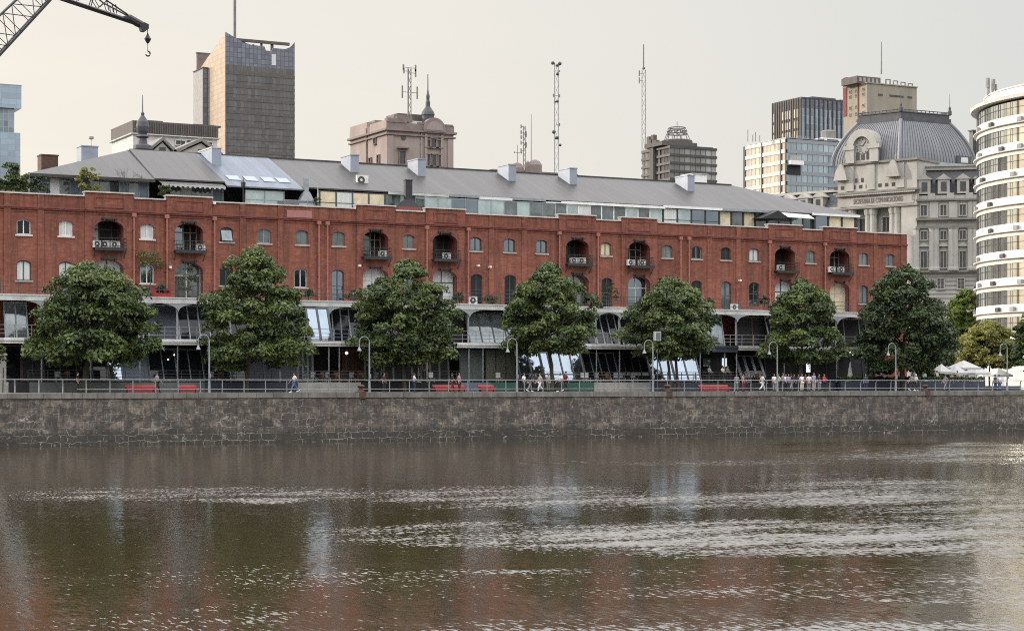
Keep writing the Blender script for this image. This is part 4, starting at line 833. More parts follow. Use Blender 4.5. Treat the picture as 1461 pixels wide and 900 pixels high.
mb = MB(); c = pt(211, 77); mb.tube([pt(210.8, 71), c + Vector((0, 0, .22))] + [c + Vector((.2 * math.sin(a), 0, .2 * math.cos(a))) for a in [math.pi * 1.45 * k / 8 for k in range(9)]], [.04] * 2 + [.065] * 8 + [.03], 6); mb.build('hook', 'black', cr)
mb = MB(); b = Vector((X(-420, CRY), CRY, QZ))
for sx_ in (-2.5, 2.5):
    for sy in (-2, 2): mb.tube([b + Vector((sx_, sy + 2.2, 0)), b + Vector((sx_ * .5, sy * .5 + 1, 7))], .2, 5)
mb.box(b.x - 2, b.x + 2, CRY - .5, CRY + 3, QZ + 7, QZ + 10.5); mb.tube([b + Vector((0, 1, 10)), foot], .25, 6); mb.build('portal', 'black', cr)

# ------------------------------------------------------------------ people
SK = [(.32, .2, .145), (.2, .12, .09), (.5, .33, .24)]
for i, c in enumerate(SK): M['skin%d' % i] = mat('skin_tone_%s' % 'abc'[i], c, .6, .08, 3)
CL = {'white': (.72, .71, .7), 'black': (.02, .02, .024), 'navy': (.03, .04, .08), 'blue': (.08, .13, .24), 'grey': (.24, .24, .26), 'maroon': (.16, .035, .045), 'red': (.4, .025, .035), 'beige': (.45, .36, .3), 'lavender': (.3, .27, .37), 'green': (.12, .16, .1), 'pink': (.4, .2, .22), 'cream': (.6, .55, .45)}
for k, c in CL.items(): M['cloth_' + k] = mat(k + '_cloth', c, .85, .12, 4)
M['hair_dark'] = mat('dark_hair', (.02, .016, .012), .6, .2, 5); M['hair_white'] = mat('white_hair', (.6, .58, .55), .6, .1, 5)
def grow(name, joints, edges, root):
    names = list(joints); me = bpy.data.meshes.new(name); me.from_pydata([joints[k][:3] for k in names], [(names.index(a), names.index(b)) for a, b in edges], [])
    ob = bpy.data.objects.new(name, me); COL.objects.link(ob); md = ob.modifiers.new('s', 'SKIN'); md.use_smooth_shade = True
    for i, k in enumerate(names):
        r = joints[k][3]; sv = me.skin_vertices[0].data[i]; sv.radius = (r[0], r[1]) if isinstance(r, tuple) else (r, r); sv.use_root = (k == root)
    ob.modifiers.new('d', 'SUBSURF').levels = 1; return ob
def person_mesh(pose):
    """joints facing -y; returns skin objects for body, shirt, trousers, shoes, hair"""
    J = {'pel': (0, 0, .93, (.15, .105)), 'wst': (0, .0, 1.08, (.135, .095)), 'chs': (0, .01, 1.3, (.165, .11)), 'nk0': (0, .015, 1.44, .07), 'nk1': (0, .0, 1.51, .055), 'hd0': (0, -.015, 1.57, (.07, .085)), 'hd1': (0, -.005, 1.66, (.075, .095)), 'hd2': (0, 0, 1.72, .05), 'nose': (0, -.115, 1.6, .014)}
    sw = {'stand': 0, 'walk': .3, 'stride': .4, 'sit': 0, 'lean': 0}[pose]
    for s, nm in ((-1, 'l'), (1, 'r')):
        f = sw * s
        if pose == 'sit': hip, kn, an, to = (s * .1, 0, .9, .095), (s * .13, -.42, .9, .066), (s * .13, -.42, .5, .045), (s * .13, -.56, .46, .035)
        else: hip, kn, an, to = (s * .095, 0, .87, .095), (s * .1, -.04 - f * .5, .48, .062), (s * .1, -f * .85 + (.12 if f < 0 else 0), .09 + (.1 if f < 0 else 0), .042), (s * .12, -f * .85 - .15 + (.1 if f < 0 else 0), .035 + (.05 if f < 0 else 0), .035)
        J['hip' + nm], J['kn' + nm], J['an' + nm], J['to' + nm] = hip, kn, an, to
        g = -f
        if pose == 'lean': el, wr, hd = (s * .27, -.12, 1.16, .044), (s * .2, -.34, 1.1, .032), (s * .19, -.42, 1.1, (.036, .022))
        elif pose == 'sit': el, wr, hd = (s * .25, -.06, 1.12, .044), (s * .17, -.28, 1.07, .032), (s * .15, -.36, 1.07, (.036, .022))
        else: el, wr, hd = (s * .24, .02 - g * .3, 1.14, .044), (s * .23, -.06 - g * .75, .92, .032), (s * .225, -.08 - g * .85, .85, (.022, .036))
        J['sh' + nm], J['el' + nm], J['wr' + nm], J['ha' + nm] = (s * .17, .01, 1.39, .066), el, wr, hd
        dv = Vector(hd[:3]) - Vector(wr[:3]); dv.normalize(); sd = Vector((0, 1, 0)) if pose in ('stand', 'walk', 'stride') else Vector((1, 0, 0)); pv = dv.cross(sd)
        for i in range(4):
            b = Vector(hd[:3]) + sd * (i - 1.5) * .024 + dv * .02; l = (.07, .085, .08, .06)[i]; e = b + dv * l * .55; e2 = e + dv * l * .4 + pv * .02 * s
            J['f%d%s' % (i, nm)] = (*e, .010); J['g%d%s' % (i, nm)] = (*e2, .0085)
        b = Vector(hd[:3]) - dv * .02 - sd * .05; J['t0' + nm] = (*b, .011); e = b + dv * .045 - sd * .015; J['t1' + nm] = (*e, .009)
    E = [('pel', 'wst'), ('wst', 'chs'), ('chs', 'nk0'), ('nk0', 'nk1'), ('nk1', 'hd0'), ('hd0', 'hd1'), ('hd1', 'hd2'), ('hd0', 'nose')]
    for n in 'lr':
        E += [('pel', 'hip' + n), ('hip' + n, 'kn' + n), ('kn' + n, 'an' + n), ('an' + n, 'to' + n), ('chs', 'sh' + n), ('sh' + n, 'el' + n), ('el' + n, 'wr' + n), ('wr' + n, 'ha' + n), ('ha' + n, 't0' + n), ('t0' + n, 't1' + n)]
        for i in range(4): E += [('ha' + n, 'f%d%s' % (i, n)), ('f%d%s' % (i, n), 'g%d%s' % (i, n))]
    def sub(keys, edges, grow_by, name, root, alter=None):
        K = {}
        for k in keys:
            x, y, z, r = J[k]; K[k] = (x, y, z, tuple(v + grow_by for v in r) if isinstance(r, tuple) else r + grow_by)
        if alter: alter(K)
        return grow(name, K, [e for e in E if e[0] in K and e[1] in K] if edges is None else edges, root)
    body = grow('body', J, E, 'pel')
    def mids(K):
        for n in 'lr':
            a, b = J['sh' + n], J['el' + n]; K['el' + n] = tuple(a[i] + (b[i] - a[i]) * .85 for i in range(3)) + (.062,)
        x, y, z, r = K['pel']; K['pel'] = (x, y, z + .03, r)
    shirt = sub(['pel', 'wst', 'chs', 'nk0', 'shl', 'shr', 'ell', 'elr'], None, .022, 'shirt', 'pel', mids)
    def fix(K):
        x, y, z, r = K['nk0'] if 'nk0' in K else (0, 0, 0, 0)
    tr_ = sub(['pel', 'hipl', 'hipr', 'knl', 'knr', 'anl', 'anr'], None, .02, 'trousers', 'pel')
    out = [body, shirt, tr_]
    mb = MB()
    for n in 'lr':
        a, t_ = Vector(J['an' + n][:3]), Vector(J['to' + n][:3]); d = (t_ - a).normalized(); mb.tube([a - d * .08 + Vector((0, 0, -.03)), a + Vector((0, 0, -.02)), t_, t_ + d * .07], [.04, .06, .05, .03], 8)
    sh = mb.build('shoes', 'cloth_black'); mb = MB(); mb.lathe((0, .018, 1.60), [(.085, 0), (.1, .06), (.085, .13), (.04, .165)], 12); hr = mb.build('hair', 'hair_dark', None, True)
    return out + [sh, hr]
POSES = {}
for p in ('stand', 'walk', 'stride', 'sit', 'lean'): POSES[p] = person_mesh(p)
bpy.context.view_layer.update(); dg = bpy.context.evaluated_depsgraph_get()
PM = {}
for p, obs in POSES.items():
    PM[p] = []
    for o in obs:
        me = bpy.data.meshes.new_from_object(o.evaluated_get(dg)); me.name = o.name.split('.')[0]
        if not me.materials: me.materials.append(M['skin0'])
        PM[p].append((o.name.split('.')[0], me))
for obs in POSES.values():
    for o in obs: bpy.data.objects.remove(o)
def person(px, Y, pose, shirt, trousers, lab, face=0, hgt=1.0, sk=0, shoes='cloth_black', hair='hair_dark', zg=QZ, group=None):
    t = thing('person', (X(px, Y), Y, zg - (.46 if pose == 'sit' else 0) * hgt + (.45 if pose == 'sit' else 0)), lab, 'person', group); t.rotation_euler = (0, 0, R(face)); t.scale = (hgt, hgt, hgt)
    for nm, me in PM[pose]:
        o = bpy.data.objects.new(nm, me); COL.objects.link(o); o.parent = t; o.material_slots[0].link = 'OBJECT'
        o.material_slots[0].material = M[{'body': 'skin%d' % sk, 'shirt': 'cloth_' + shirt, 'trousers': 'cloth_' + trousers, 'shoes': shoes, 'hair': hair}[nm]]
    return t
LW_, RW_ = -90, 90        # facing left / right along the quay
person(111, 6.0, 'stand', 'black', 'black', 'person in black leaning by the trunk of the broad left tree', 60, sk=2)
person(224, 3.2, 'walk', 'lavender', 'black', 'person in pale top and black trousers walking past the long red bench', RW_)
person(420, 2.2, 'stride', 'white', 'blue', 'person in white shirt and blue jeans striding past the navy panel', LW_, shoes='cloth_white')
person(548, 4.5, 'stand', 'black', 'black', 'person in black standing behind the railing under the dense tree', 20)
person(591, 4.0, 'lean', 'white', 'navy', 'person in white top leaning forward near the thin white parasol', 70)
person(655, 2.5, 'stand', 'pink', 'black', 'person in pink top at the dark red bench', 40, sk=2)
person(645, 3.5, 'walk', 'black', 'maroon', 'person in black top beside the one in pink', RW_, 1.0)
person(747.5, 2.2, 'stand', 'white', 'black', 'person in white shirt and black trousers beside the street lamp', 30)
person(756, 3.0, 'walk', 'black', 'grey', 'person in black top and grey shorts, second in the walkers group', RW_, shoes='cloth_white')
person(764.5, 3.6, 'walk', 'navy', 'black', 'person in navy top, third in the walkers group', LW_)
person(770.5, 2.2, 'walk', 'beige', 'white', 'person in beige top and white trousers in the walkers group', LW_, sk=2)
person(782, 2.6, 'stand', 'grey', 'green', 'person in grey top in the walkers group', 10)
person(799, 2.2, 'walk', 'white', 'black', 'person in white shirt at the right of the walkers group', LW_, shoes='cloth_white')
person(807, 2.8, 'walk', 'maroon', 'black', 'person in maroon top, last of the walkers group', LW_, 1.1)
for px, pose, s_, tr, lab in ((1031, 'sit', 'cream', 'black', 'seated diner in cream behind the low red bench'), (1038, 'sit', 'green', 'black', 'seated diner in mottled green behind the low red bench'), (1012, 'sit', 'grey', 'black', 'seated diner in grey at the left end of the low red bench')):
    person(px, 11.4, pose, s_, tr, lab, 20, zg=5.12); seat(px, 11.5, 5.12, 'frame_dark', lab.replace('seated diner', 'dark chair under the diner'), group='dark chairs of the diners')
person(1051, 4.0, 'stand', 'grey', 'grey', 'person in all grey right of the low red bench', -20); person(1060, 3.4, 'stand', 'pink', 'maroon', 'person in pink checked clothes next to the one in grey', 30)
person(1068, 5.0, 'stand', 'black', 'black', 'person in black between pink checks and white', 0)
person(1088, 2.6, 'stride', 'white', 'white', 'person dressed all in white striding under the three grey framed windows', RW_)
person(1104.5, 1.9, 'stand', 'white', 'grey', 'person in white top right behind the lamp post in the crowd', 0)
person(1117, 3.2, 'stand', 'grey', 'navy', 'person in dark grey right of the lamp post in the crowd', 40, 1.05); person(1125, 3.0, 'stand', 'lavender', 'navy', 'person in lilac grey in the middle of the crowd', -20)
person(1133, 6.0, 'stand', 'black', 'black', 'person in black at the back of the crowd', 10); person(1139, 6.3, 'stand', 'navy', 'black', 'person in navy at the back of the crowd', 0)
person(1111, 5.2, 'walk', 'cream', 'navy', 'person in cream walking behind the crowd at the lamp post', LW_); person(1121, 5.6, 'stand', 'white', 'black', 'person in white shirt at the back of the crowd', 0); person(1129, 4.6, 'walk', 'black', 'grey', 'person in black with grey trousers inside the crowd', RW_); person(1149, 5.0, 'stand', 'maroon', 'black', 'person in maroon behind the white shirts in the crowd', 10)
person(1144, 2.4, 'stand', 'white', 'cream', 'person in white shirt and cream trousers in the crowd', -10); person(1154, 2.2, 'stand', 'white', 'grey', 'person in white shirt with grey trousers before the blue banner', 160)
person(1161, 3.2, 'stand', 'lavender', 'beige', 'person in lilac top left of the one in red', 0, 1.08); person(1168.5, 4, 'stand', 'black', 'grey', 'person in black top just left of the one in red', 10)
person(1176, 1.8, 'lean', 'red', 'black', 'person in bright red shirt leaning at the railing', 20)
person(1235, 2.5, 'stand', 'navy', 'navy', 'person in navy standing before the clipped hedge', -30)
person(1301, 2.0, 'stride', 'grey', 'black', 'person in grey striding before the largest tree', RW_, 1.02, shoes='cloth_white'); person(1307, 2.7, 'walk', 'white', 'black', 'white haired person walking beside the one in grey', RW_, hair='hair_white', shoes='cloth_white')
person(1349, 2.6, 'walk', 'grey', 'grey', 'person in pale grey walking right past the hedge', LW_); person(1356, 2.2, 'walk', 'black', 'navy', 'person in black walking beside the one in pale grey', LW_)
person(1420, 4.0, 'stand', 'navy', 'navy', 'person in navy under the olive yellow tree', 10); person(1426, 4.2, 'stand', 'white', 'blue', 'person in white top beside the last street lamp', 0)
for px, Y, s_, lab in ((1246, 13.5, 'black', 'seated diner in black behind the hedge'), (1257, 14, 'lavender', 'seated diner in lilac behind the hedge'), (1266, 13.6, 'grey', 'seated diner in grey behind the hedge'), (1337, 14, 'beige', 'seated diner in beige by the open parasols'), (1366, 15, 'pink', 'seated diner in pink by the open parasols')):
    person(px, Y, 'sit', s_, 'black', lab, 20, zg=QZ + .5); 
mbx = MB(); mbx.box(X(1200, 12.2), X(1420, 16.5), 12.2, 16.5, QZ + .002, QZ + .5); tag(mbx.build('dining_deck', 'navy'), kind='structure')
for px, Y, lab in ((1252, 13.2, 'white clothed table between the diners in black and lilac'), (1262, 13.2, 'white clothed table beside the diner in grey'), (1332, 13.4, 'white clothed table under the small open parasol'), (1342, 13.4, 'white clothed table right of the small parasol')):
    x = X(px, Y); t = thing('dining_table', (x, Y, QZ + .5), lab, 'table', 'white clothed dining tables'); mb = MB(); mb.box(x - .4, x + .4, Y - .4, Y + .4, QZ + 1.2, QZ + 1.24); mb.box(x - .41, x + .41, Y - .41, Y + .41, QZ + 1.0, QZ + 1.198); mb.build('tablecloth', 'fabric_w', t); mb = MB(); mb.tube([(x, Y, QZ + .5), (x, Y, QZ + 1.0)], .05, 6); mb.build('leg', 'black', t)
# ------------------------------------------------------------------ the city behind
M['gold_grid'] = grid_mat('sunlit_gold_curtain_wall', (.46, .365, .28), (.3, .24, .18), 1.1, 1.3, .06, .3, .25, .1)  # low-sun gold of the left face put into its colour
M['dark_grid'] = grid_mat('dark_curtain_wall', (.12, .116, .112), (.08, .078, .08), 1.0, 3.8, .05, .22, .15, .22)
M['crown_grid'] = grid_mat('screen_of_the_crown', (.17, .18, .21), (.1, .1, .11), 1.1, 1.3, .08, .2, .3, .2)
M['blue_grid'] = grid_mat('blue_curtain_wall', (.37, .45, .53), (.27, .34, .42), 2.4, 1.9, .05, .15, .5, .12)
M['blue_grid_dark'] = grid_mat('blue_grey_curtain_wall', (.27, .33, .37), (.42, .45, .47), 1.6, 2.2, .09, .15, .5, .35)
M['gold_glass'] = grid_mat('sunlit_window_band', (.62, .58, .5), (.2, .18, .16), 1.7, 40, .1, .12, .5, .25)  # sunlight on the left-hand sides painted into the glass colour
M['pale_blue_glass'] = grid_mat('pale_blue_window_band', (.4, .47, .51), (.1, .12, .14), 1.7, 40, .1, .08, .5, .25)
M['dark_band_glass'] = grid_mat('dark_window_band', (.3, .29, .27), (.08, .08, .08), 1.5, 40, .12, .15, .5, .5)
M['pane_tower'] = mat('round_tower_glass', (.5, .52, .49), .07, .3, .22, metal=.85)
M['concrete'] = mat('beige_concrete', (.27, .24, .19), .85, .18, .25, stretch=(1, 1, .3))
M['concrete_dark'] = mat('dark_ribbed_cladding', (.10, .088, .08), .8, .25, .5, stretch=(4, 4, .2))
M['dark_spandrel'] = mat('dark_spandrel', (.045, .045, .05), .5, .25, .3)
M['pink'] = mat('faded_pink_render', (.29, .235, .212), .9, .16, .35, stretch=(1, 1, .35))
M['pink_dark'] = mat('dark_pink_render', (.2, .16, .148), .9, .25, .5)  # darker pink for cornices, parapets and trim
M['slate'] = mat('grey_slate', (.07, .07, .078), .7, .3, .9)
M['zinc_dome'] = mat('ribbed_zinc_roof', (.18, .185, .2), .5, .2, .35, stretch=(1, 1, .3))
M['palace'] = mat('palace_stone', (.36, .345, .315), .85, .2, .35, stretch=(1, 1, .5), bump=.15)
M['palace_dark'] = mat('dark_palace_stone', (.19, .178, .158), .85, .25, .5)  # darker stone tone; cornice shadows are painted in with it
M['pane_far'] = mat('far_window_pane', (.05, .05, .052), .1, .4, .3, spec=.7)
M['tower_white'] = mat('white_tower_render', (.66, .64, .60), .7, .1, .3, stretch=(1, 1, .4))
M['mast_grey'] = mat('grey_mast_steel', (.16, .155, .15), .6, .2, 1)
def frame_at(px, d, u):                      # wall frame: origin at the sight line px and depth d, u along the wall
    P = PD(px, d); n = (u[1], -u[0]); return (P, u, n)
UX = (1, 0); UYL = (0, -1)                   # a left wall runs from the back towards the corner
class Block:
    """box-shaped building with its near corner at px/depth: front along +x to pxr, left wall back along +y to pxl"""
    def __init__(s, px, d, pxl, pxr):
        s.P = PD(px, d); s.w = reach(s.P, (1, 0), pxr); s.dp = reach(s.P, (0, 1), pxl)
        s.F = (s.P, (1, 0), (0, -1)); s.Lf = ((s.P[0], s.P[1] + s.dp), (0, -1), (-1, 0)); s.d = d
    def z(s, py): return ZD(py, s.d)
    def body(s, mb, z0, z1, g=0, inset=0): mb.box(s.P[0] - g + inset, s.P[0] + s.w + g - inset, s.P[1] - g + inset, s.P[1] + s.dp + g - inset, z0, z1); return mb
    def faces(s, mb_l, mb_f, z0, z1, t=.3):
        mb_l.fbox(s.Lf, 0, s.dp - .02, 0, t, z0, z1); mb_f.fbox(s.F, .02, s.w, 0, t, z0, z1)
def win(fr, a, w, z0, z1, parent, surround='palace', pane='pane_far', t=.25, d=0, cross=True):
    mb = MB(); e = w * .16
    mb.fbox(fr, a - w / 2 - e, a - w / 2, d, d + t, z0 - e, z1 + e); mb.fbox(fr, a + w / 2, a + w / 2 + e, d, d + t, z0 - e, z1 + e)
    mb.fbox(fr, a - w / 2, a + w / 2, d, d + t * 1.3, z1, z1 + e); mb.fbox(fr, a - w / 2 - e * 1.3, a + w / 2 + e * 1.3, d, d + t * 1.5, z0 - e * 1.2, z0 - .01)
    if cross: mb.fbox(fr, a - .05, a + .05, d, d + t * .5, z0, z1)
    o = mb.build('window', surround, parent); mb = MB(); mb.fbox(fr, a - w / 2, a + w / 2, d, d + .06, z0, z1); mb.build('pane', pane, o); return o

# blue glass tower at the left edge
b = Block(-52, 620, -70, 29); t = thing('glass_tower', (*b.P, QZ), 'pale blue glass tower cut off by the left edge, notched in the middle', 'tower')
mb = MB(); mb.fbox(b.F, 0, b.w, -b.dp, 0, QZ, b.z(185)); mb.build('lower_body', 'blue_grid', t); mb = MB(); mb.fbox(b.F, 0, reach(b.P, (1, 0), 21.5), -b.dp, -1.2, b.z(185), b.z(150)); mb.build('recessed_floors', 'blue_grid_dark', t)
mb = MB(); mb.fbox(b.F, 0, b.w + .3, -b.dp, .3, b.z(150), b.z(117)); mb.build('upper_body', 'blue_grid', t); mb = MB(); mb.fbox(b.F, -.1, b.w + .4, -b.dp, .4, b.z(117), b.z(116)); mb.build('parapet', 'galv', t)

# dark tower with a side coloured sunlit gold and an open crown
b = Block(322, 500, 286.5, 420.5); t = thing('office_tower', (*b.P, QZ), 'tall dark curtain-wall tower with a golden sunlit side and open crown', 'tower')
zt, zc, zl = b.z(46), b.z(92), b.z(80); zr = b.z(56)
mb = MB(); b.body(mb, QZ, zc, inset=.31); mb.build('core', 'dark_spandrel', t)
mb = MB(); mb.fprism(b.Lf, [(0, QZ), (b.dp - .02, QZ), (b.dp - .02, zt), (0, zl)], -.3, 0); mb.build('golden_side', 'gold_grid', t)
mb = MB(); mb.fbox(b.F, 0, b.w, -.3, 0, QZ, zc - .01); mb.build('dark_front', 'dark_grid', t)
w = b.w; mb = MB(); mb.fprism(b.F, [(0, zc), (w, zc), (w, zr + .8), (w * .93, b.z(60)), (w * .86, b.z(63)), (w * .68, b.z(63)), (w * .66, b.z(68)), (w * .58, b.z(68)), (w * .56, b.z(62)), (w * .36, b.z(61)), (w * .24, b.z(58)), (w * .1, b.z(51)), (0, zt)], -.25, 0); mb.build('crown_screen', 'crown_grid', t)
mb = MB(); mb.fbox(b.F, w * .66, w * .725, .02, .1, b.z(88), b.z(72)); mb.build('louvre_panel', 'curtain', t)
for k in range(15): mb = MB(); z = b.z(100 + k * 9.3); mb.fbox(b.F, 0, b.w, 0, .1, z - 1.0, z + (.15 if k % 2 else -.2)); mb.build('floor_band', 'dark_grid' if k % 2 else 'concrete_dark', t)
mb = MB(); mb.fbox(b.F, w * .05, w * .97, -3, -2.2, b.z(55), b.z(51)); mb.fbox(b.F, w * .3, w * .33, -3, -2.6, b.z(66), b.z(54)); mb.fbox(b.F, w * .55, w * .58, -3, -2.6, b.z(72), b.z(54)); mb.fbox(b.F, w * .7, w * .74, -3, -2.6, b.z(72), b.z(54)); mb.fbox(b.F, w * .6, w * .82, -9, -8.5, b.z(62), b.z(59)); mb.build('crown_frame', 'concrete_dark', t)
mb = MB(); mb.fbox(b.Lf, 0, b.dp, -8, -7.6, b.z(62), b.z(60)); mb.fbox(b.Lf, -1.2, -.4, -7, .9, b.z(120), b.z(59)); mb.fbox(b.Lf, -1.3, -.3, -7, 1.1, b.z(59), b.z(57.5)); mb.build('rear_frame', 'pink_dark', t)
x, y = b.P[0] + w * .2, b.P[1] + 4; mb = MB(); mb.tube([(x, y, zc), (x, y, b.z(-30))], .42, 6); mb.build('mast', 'mast_grey', t)
b2 = Block(290, 512, 276, 300); t = thing('lift_tower', (*b2.P, QZ), 'slim grey slab behind the golden side of the dark tower', 'tower'); mb = MB(); b2.body(mb, QZ, b2.z(97)); mb.build('shaft', 'crown_grid', t)
mb = MB(); mb.fbox(b2.Lf, .2, b2.dp - .2, .01, .1, QZ, b2.z(99)); mb.build('side_cladding', 'plaster', t); mb = MB(); b2.body(mb, b2.z(97) + .01, b2.z(96), g=.2); mb.build('parapet', 'concrete_dark', t)

# low building with a ribbed dark attic
b = Block(248, 345, 186, 310); t = thing('attic_block', (*b.P, QZ), 'white walled block with a ribbed dark attic, below the dark tower', 'building')
b.P = PD(190, 345); b.w = reach(b.P, (1, 0), 310); b.dp = 14; b.F = (b.P, (1, 0), (0, -1)); b.Lf = ((b.P[0], b.P[1] + 14), (0, -1), (-1, 0))
mb = MB(); b.body(mb, QZ, b.z(190)); mb.build('wall', 'white_old', t); mb = MB(); b.body(mb, b.z(190), b.z(172), g=.15, inset=0); mb.build('attic', 'concrete_dark', t)
mb = MB(); b.body(mb, b.z(191.5), b.z(190) - .01, g=.5); mb.build('cornice', 'white_old', t); mb = MB()
for k in range(36): a = b.w * k / 36; mb.fbox(b.F, a, a + .18, .15, .32, b.z(189), b.z(173))
mb.build('cladding_ribs', 'concrete_dark', t)
for a, w_, p0, p1 in ((.2, 3, 172, 168), (.42, 5, 172, 169.5), (.75, 4, 172, 169), (.9, 3, 172, 169.5)): mb = MB(); mb.fbox(b.F, b.w * a, b.w * a + w_, -6, -2, b.z(p0), b.z(p1)); mb.build('roof_plant', 'concrete_dark', t)
for px, p0, p1 in ((254, 197, 203), (262, 197, 203), (268, 196, 200), (276, 197, 201), (299, 197, 200)): win(b.F, reach(b.P, (1, 0), px), .9, b.z(p1), b.z(p0), t, 'white_old', cross=False)
# pedimented house with an ornate finial
P = PD(190, 300); fr = (P, (1, 0), (0, -1)); t = thing('pedimented_house', (*P, QZ), 'stone house front with two dark pediments and an ornate onion finial', 'building'); zz = lambda py: ZD(py, 300); ra = lambda px: reach(P, (1, 0), px)
mb = MB(); mb.fbox(fr, ra(188), ra(318), -10, 0, QZ, zz(214)); mb.build('wall', 'palace_dark', t)
for p0, pm, p1, top in ((214, 231, 246, 201), (250, 286, 312, 199)):
    mb = MB(); mb.fprism(fr, [(ra(p0), zz(217)), (ra(p1), zz(217)), (ra(pm), zz(top))], -8, .3); g = mb.build('pediment', 'palace', t)
    mb = MB(); A, B, T = (ra(p0) - .5, zz(217)), (ra(p1) + .5, zz(217)), (ra(pm), zz(top) + .3)
    for S, E in ((A, T), (T, B)): mb.fprism(fr, [S, E, (E[0], E[1] + .55), (S[0], S[1] + .55)], -8.2, .7)
    mb.build('raking_cornice', 'palace_dark', g); mb = MB(); mb.fbox(fr, ra(pm) - .5, ra(pm) + .5, .3, .4, zz(214), zz(208)); mb.build('gable_window', 'pane_far', g)
x, y = PD(203.5, 298); mb = MB(); mb.lathe((x, y, zz(216)), [(1.6, 0), (1.5, .6), (.8, .9), (.6, 1.8), (1.1, 2.0), (.65, 2.4), (.95, 2.9), (1.1, 3.6), (.9, 4.4), (.5, 5.0), (.25, 5.4), (.3, 5.7), (.09, 6.0), (.05, 8.6)], 12); mb.build('finial', 'slate', t)
mb = MB(); z = zz(181); mb.box(x - .9, x + .9, y - .05, y + .05, z, z + .1); mb.box(x - 1.3, x - .6, y - .06, y + .06, z - .7, z - .6); mb.build('weather_vane', 'mast_grey', t)

# pink corner building
b = Block(552, 330, 500, 647); t = thing('pink_building', (*b.P, QZ), 'old pink corner building with round gable, small cupola and flagpole', 'building'); z = b.z
zc = z(186); mb = MB(); b.body(mb, QZ, zc); mb.build('wall', 'pink', t)
fw = lambda px: reach(b.P, (1, 0), px); fl = lambda px: reach(b.Lf[0], (0, -1), px)
mb = MB(); b.body(mb, z(192), z(190), g=.35); b.body(mb, zc, zc + .35, g=.5); mb.build('cornice', 'pink_dark', t)
mb = MB(); b.body(mb, zc + .36, z(174), g=.1)
for px0, px1, p in ((552, 580, 168), (598, 610, 171), (634, 646, 172)): mb.fbox(b.F, fw(px0), fw(px1), -1, .2, z(174), z(p))
mb.build('parapet', 'pink_dark', t)
mb = MB(); mb.fbox(b.Lf, 0, b.dp * .48, -6, .12, zc + .3, z(166)); mb.fbox(b.Lf, b.dp * .56, b.dp, -3, .12, zc + .3, z(171)); mb.build('side_parapet', 'pink', t)
for p0, p1, pt_ in ((508, 520, 160.5), (539, 547, 161), (525, 536, 165), (549, 563, 165)): mb = MB(); mb.fbox(b.Lf, fl(min(p0, 551)) if p0 < 552 else b.dp, fl(min(p1, 551.5)), -5, -2, z(172), z(pt_)); mb.build('roof_chimney', 'pink_dark', t)
mb = MB(); mb.box(X(567, b.P[1] + 7), X(606, b.P[1] + 7), b.P[1] + 7, b.P[1] + 12, z(186), z(151.5)); mb.build('roof_house', 'concrete_dark', t); mb = MB(); mb.box(X(580, b.P[1] + 4), X(602, b.P[1] + 4), b.P[1] + 4, b.P[1] + 6.9, z(186), z(165)); mb.build('white_roof_house', 'white_old', t)
mb = MB(); c = fw(618.5); r = fw(634) - fw(618.5); pts = [(c - r, zc + .2), (c + r, zc + .2)] + [(c + r * math.cos(math.pi * k / 12), z(181.5) + r * 1.02 * math.sin(math.pi * k / 12)) for k in range(13)]; mb.fprism(b.F, pts, -.5, .6); g = mb.build('round_gable', 'pink_dark', t)
mb = MB(); pts = [(c - r * .78, z(182)), (c + r * .78, z(182))] + [(c + r * .78 * math.cos(math.pi * k / 12), z(182) + r * .75 * math.sin(math.pi * k / 12)) for k in range(13)]; mb.fprism(b.F, pts, .6, .66); mb.build('tympanum', 'pink', g)
for a0, a1, t_, p1 in ((c - r * .85, c - r * .62, .3, 188), (c + r * .62, c + r * .85, .3, 188), (fw(600), fw(602), .2, 187), (.1, 1.2, .2, 193), (b.w - 1.2, b.w - .1, .2, 193)): mb = MB(); mb.fbox(b.F, a0, a1, 0, t_, z(260), z(p1)); mb.build('pilaster_strip', 'pink', t)
for dx, w_, p0, p1 in ((-.62, .75, 206, 196), (0, .95, 206, 194), (.62, .75, 206, 196), (-.62, .8, 233, 217), (0, 1.0, 233, 217), (.62, .8, 233, 217)): win(b.F, c + dx * r * .78, w_ * 1.3, z(p1 and p0), z(p1), t, 'pink_dark', cross=False)
win(b.F, fw(573.5), 1.1, z(233), z(215), t, 'pink_dark', cross=False); mb = MB(); mb.fbox(b.F, fw(566), fw(582), 0, .8, z(211), z(209)); mb.build('hood_moulding', 'pink_dark', t)
mb = MB(); mb.fbox(b.F, fw(567), fw(581), 0, .9, z(235), z(233) - .5); mb.build('balcony', 'palace_dark', t)
mb = MB(); mb.fprism(b.F, [(fw(575.5) + .5 * math.cos(a), z(195) + .5 * math.sin(a)) for a in [math.pi * k / 6 for k in range(12)]], 0, .06); mb.build('oculus', 'pane_far', t)
for px, p0, p1 in ((535.5, 201, 193), (529, 231, 220), (540.5, 230, 219), (513, 233, 223)): win(b.Lf, fl(px), .9, z(p0), z(p1), t, 'pink_dark', cross=False)
mb = MB(); mb.fbox(b.Lf, fl(523.4), fl(524.4), .02, .25, z(240), z(175)); mb.build('downpipe', 'pink_dark', t)
y = b.P[1] + 5; x = X(610.5, y); mb = MB(); mb.lathe((x, y, z(166)), [(1.1, 0), (1.1, 1.3), (1.25, 1.5), (1.05, 2.1), (.7, 2.6), (.42, 3.0), (.4, 3.8), (.28, 4.2), (.34, 4.9), (.16, 5.5), (.1, 6.1), (.08, 8.8)], 12); mb.build('cupola', 'slate', t); mb = MB(); mb.tube([(x, y, z(140)), (x, y, z(95))], .08, 5); mb.build('flagpole', 'mast_grey', t)

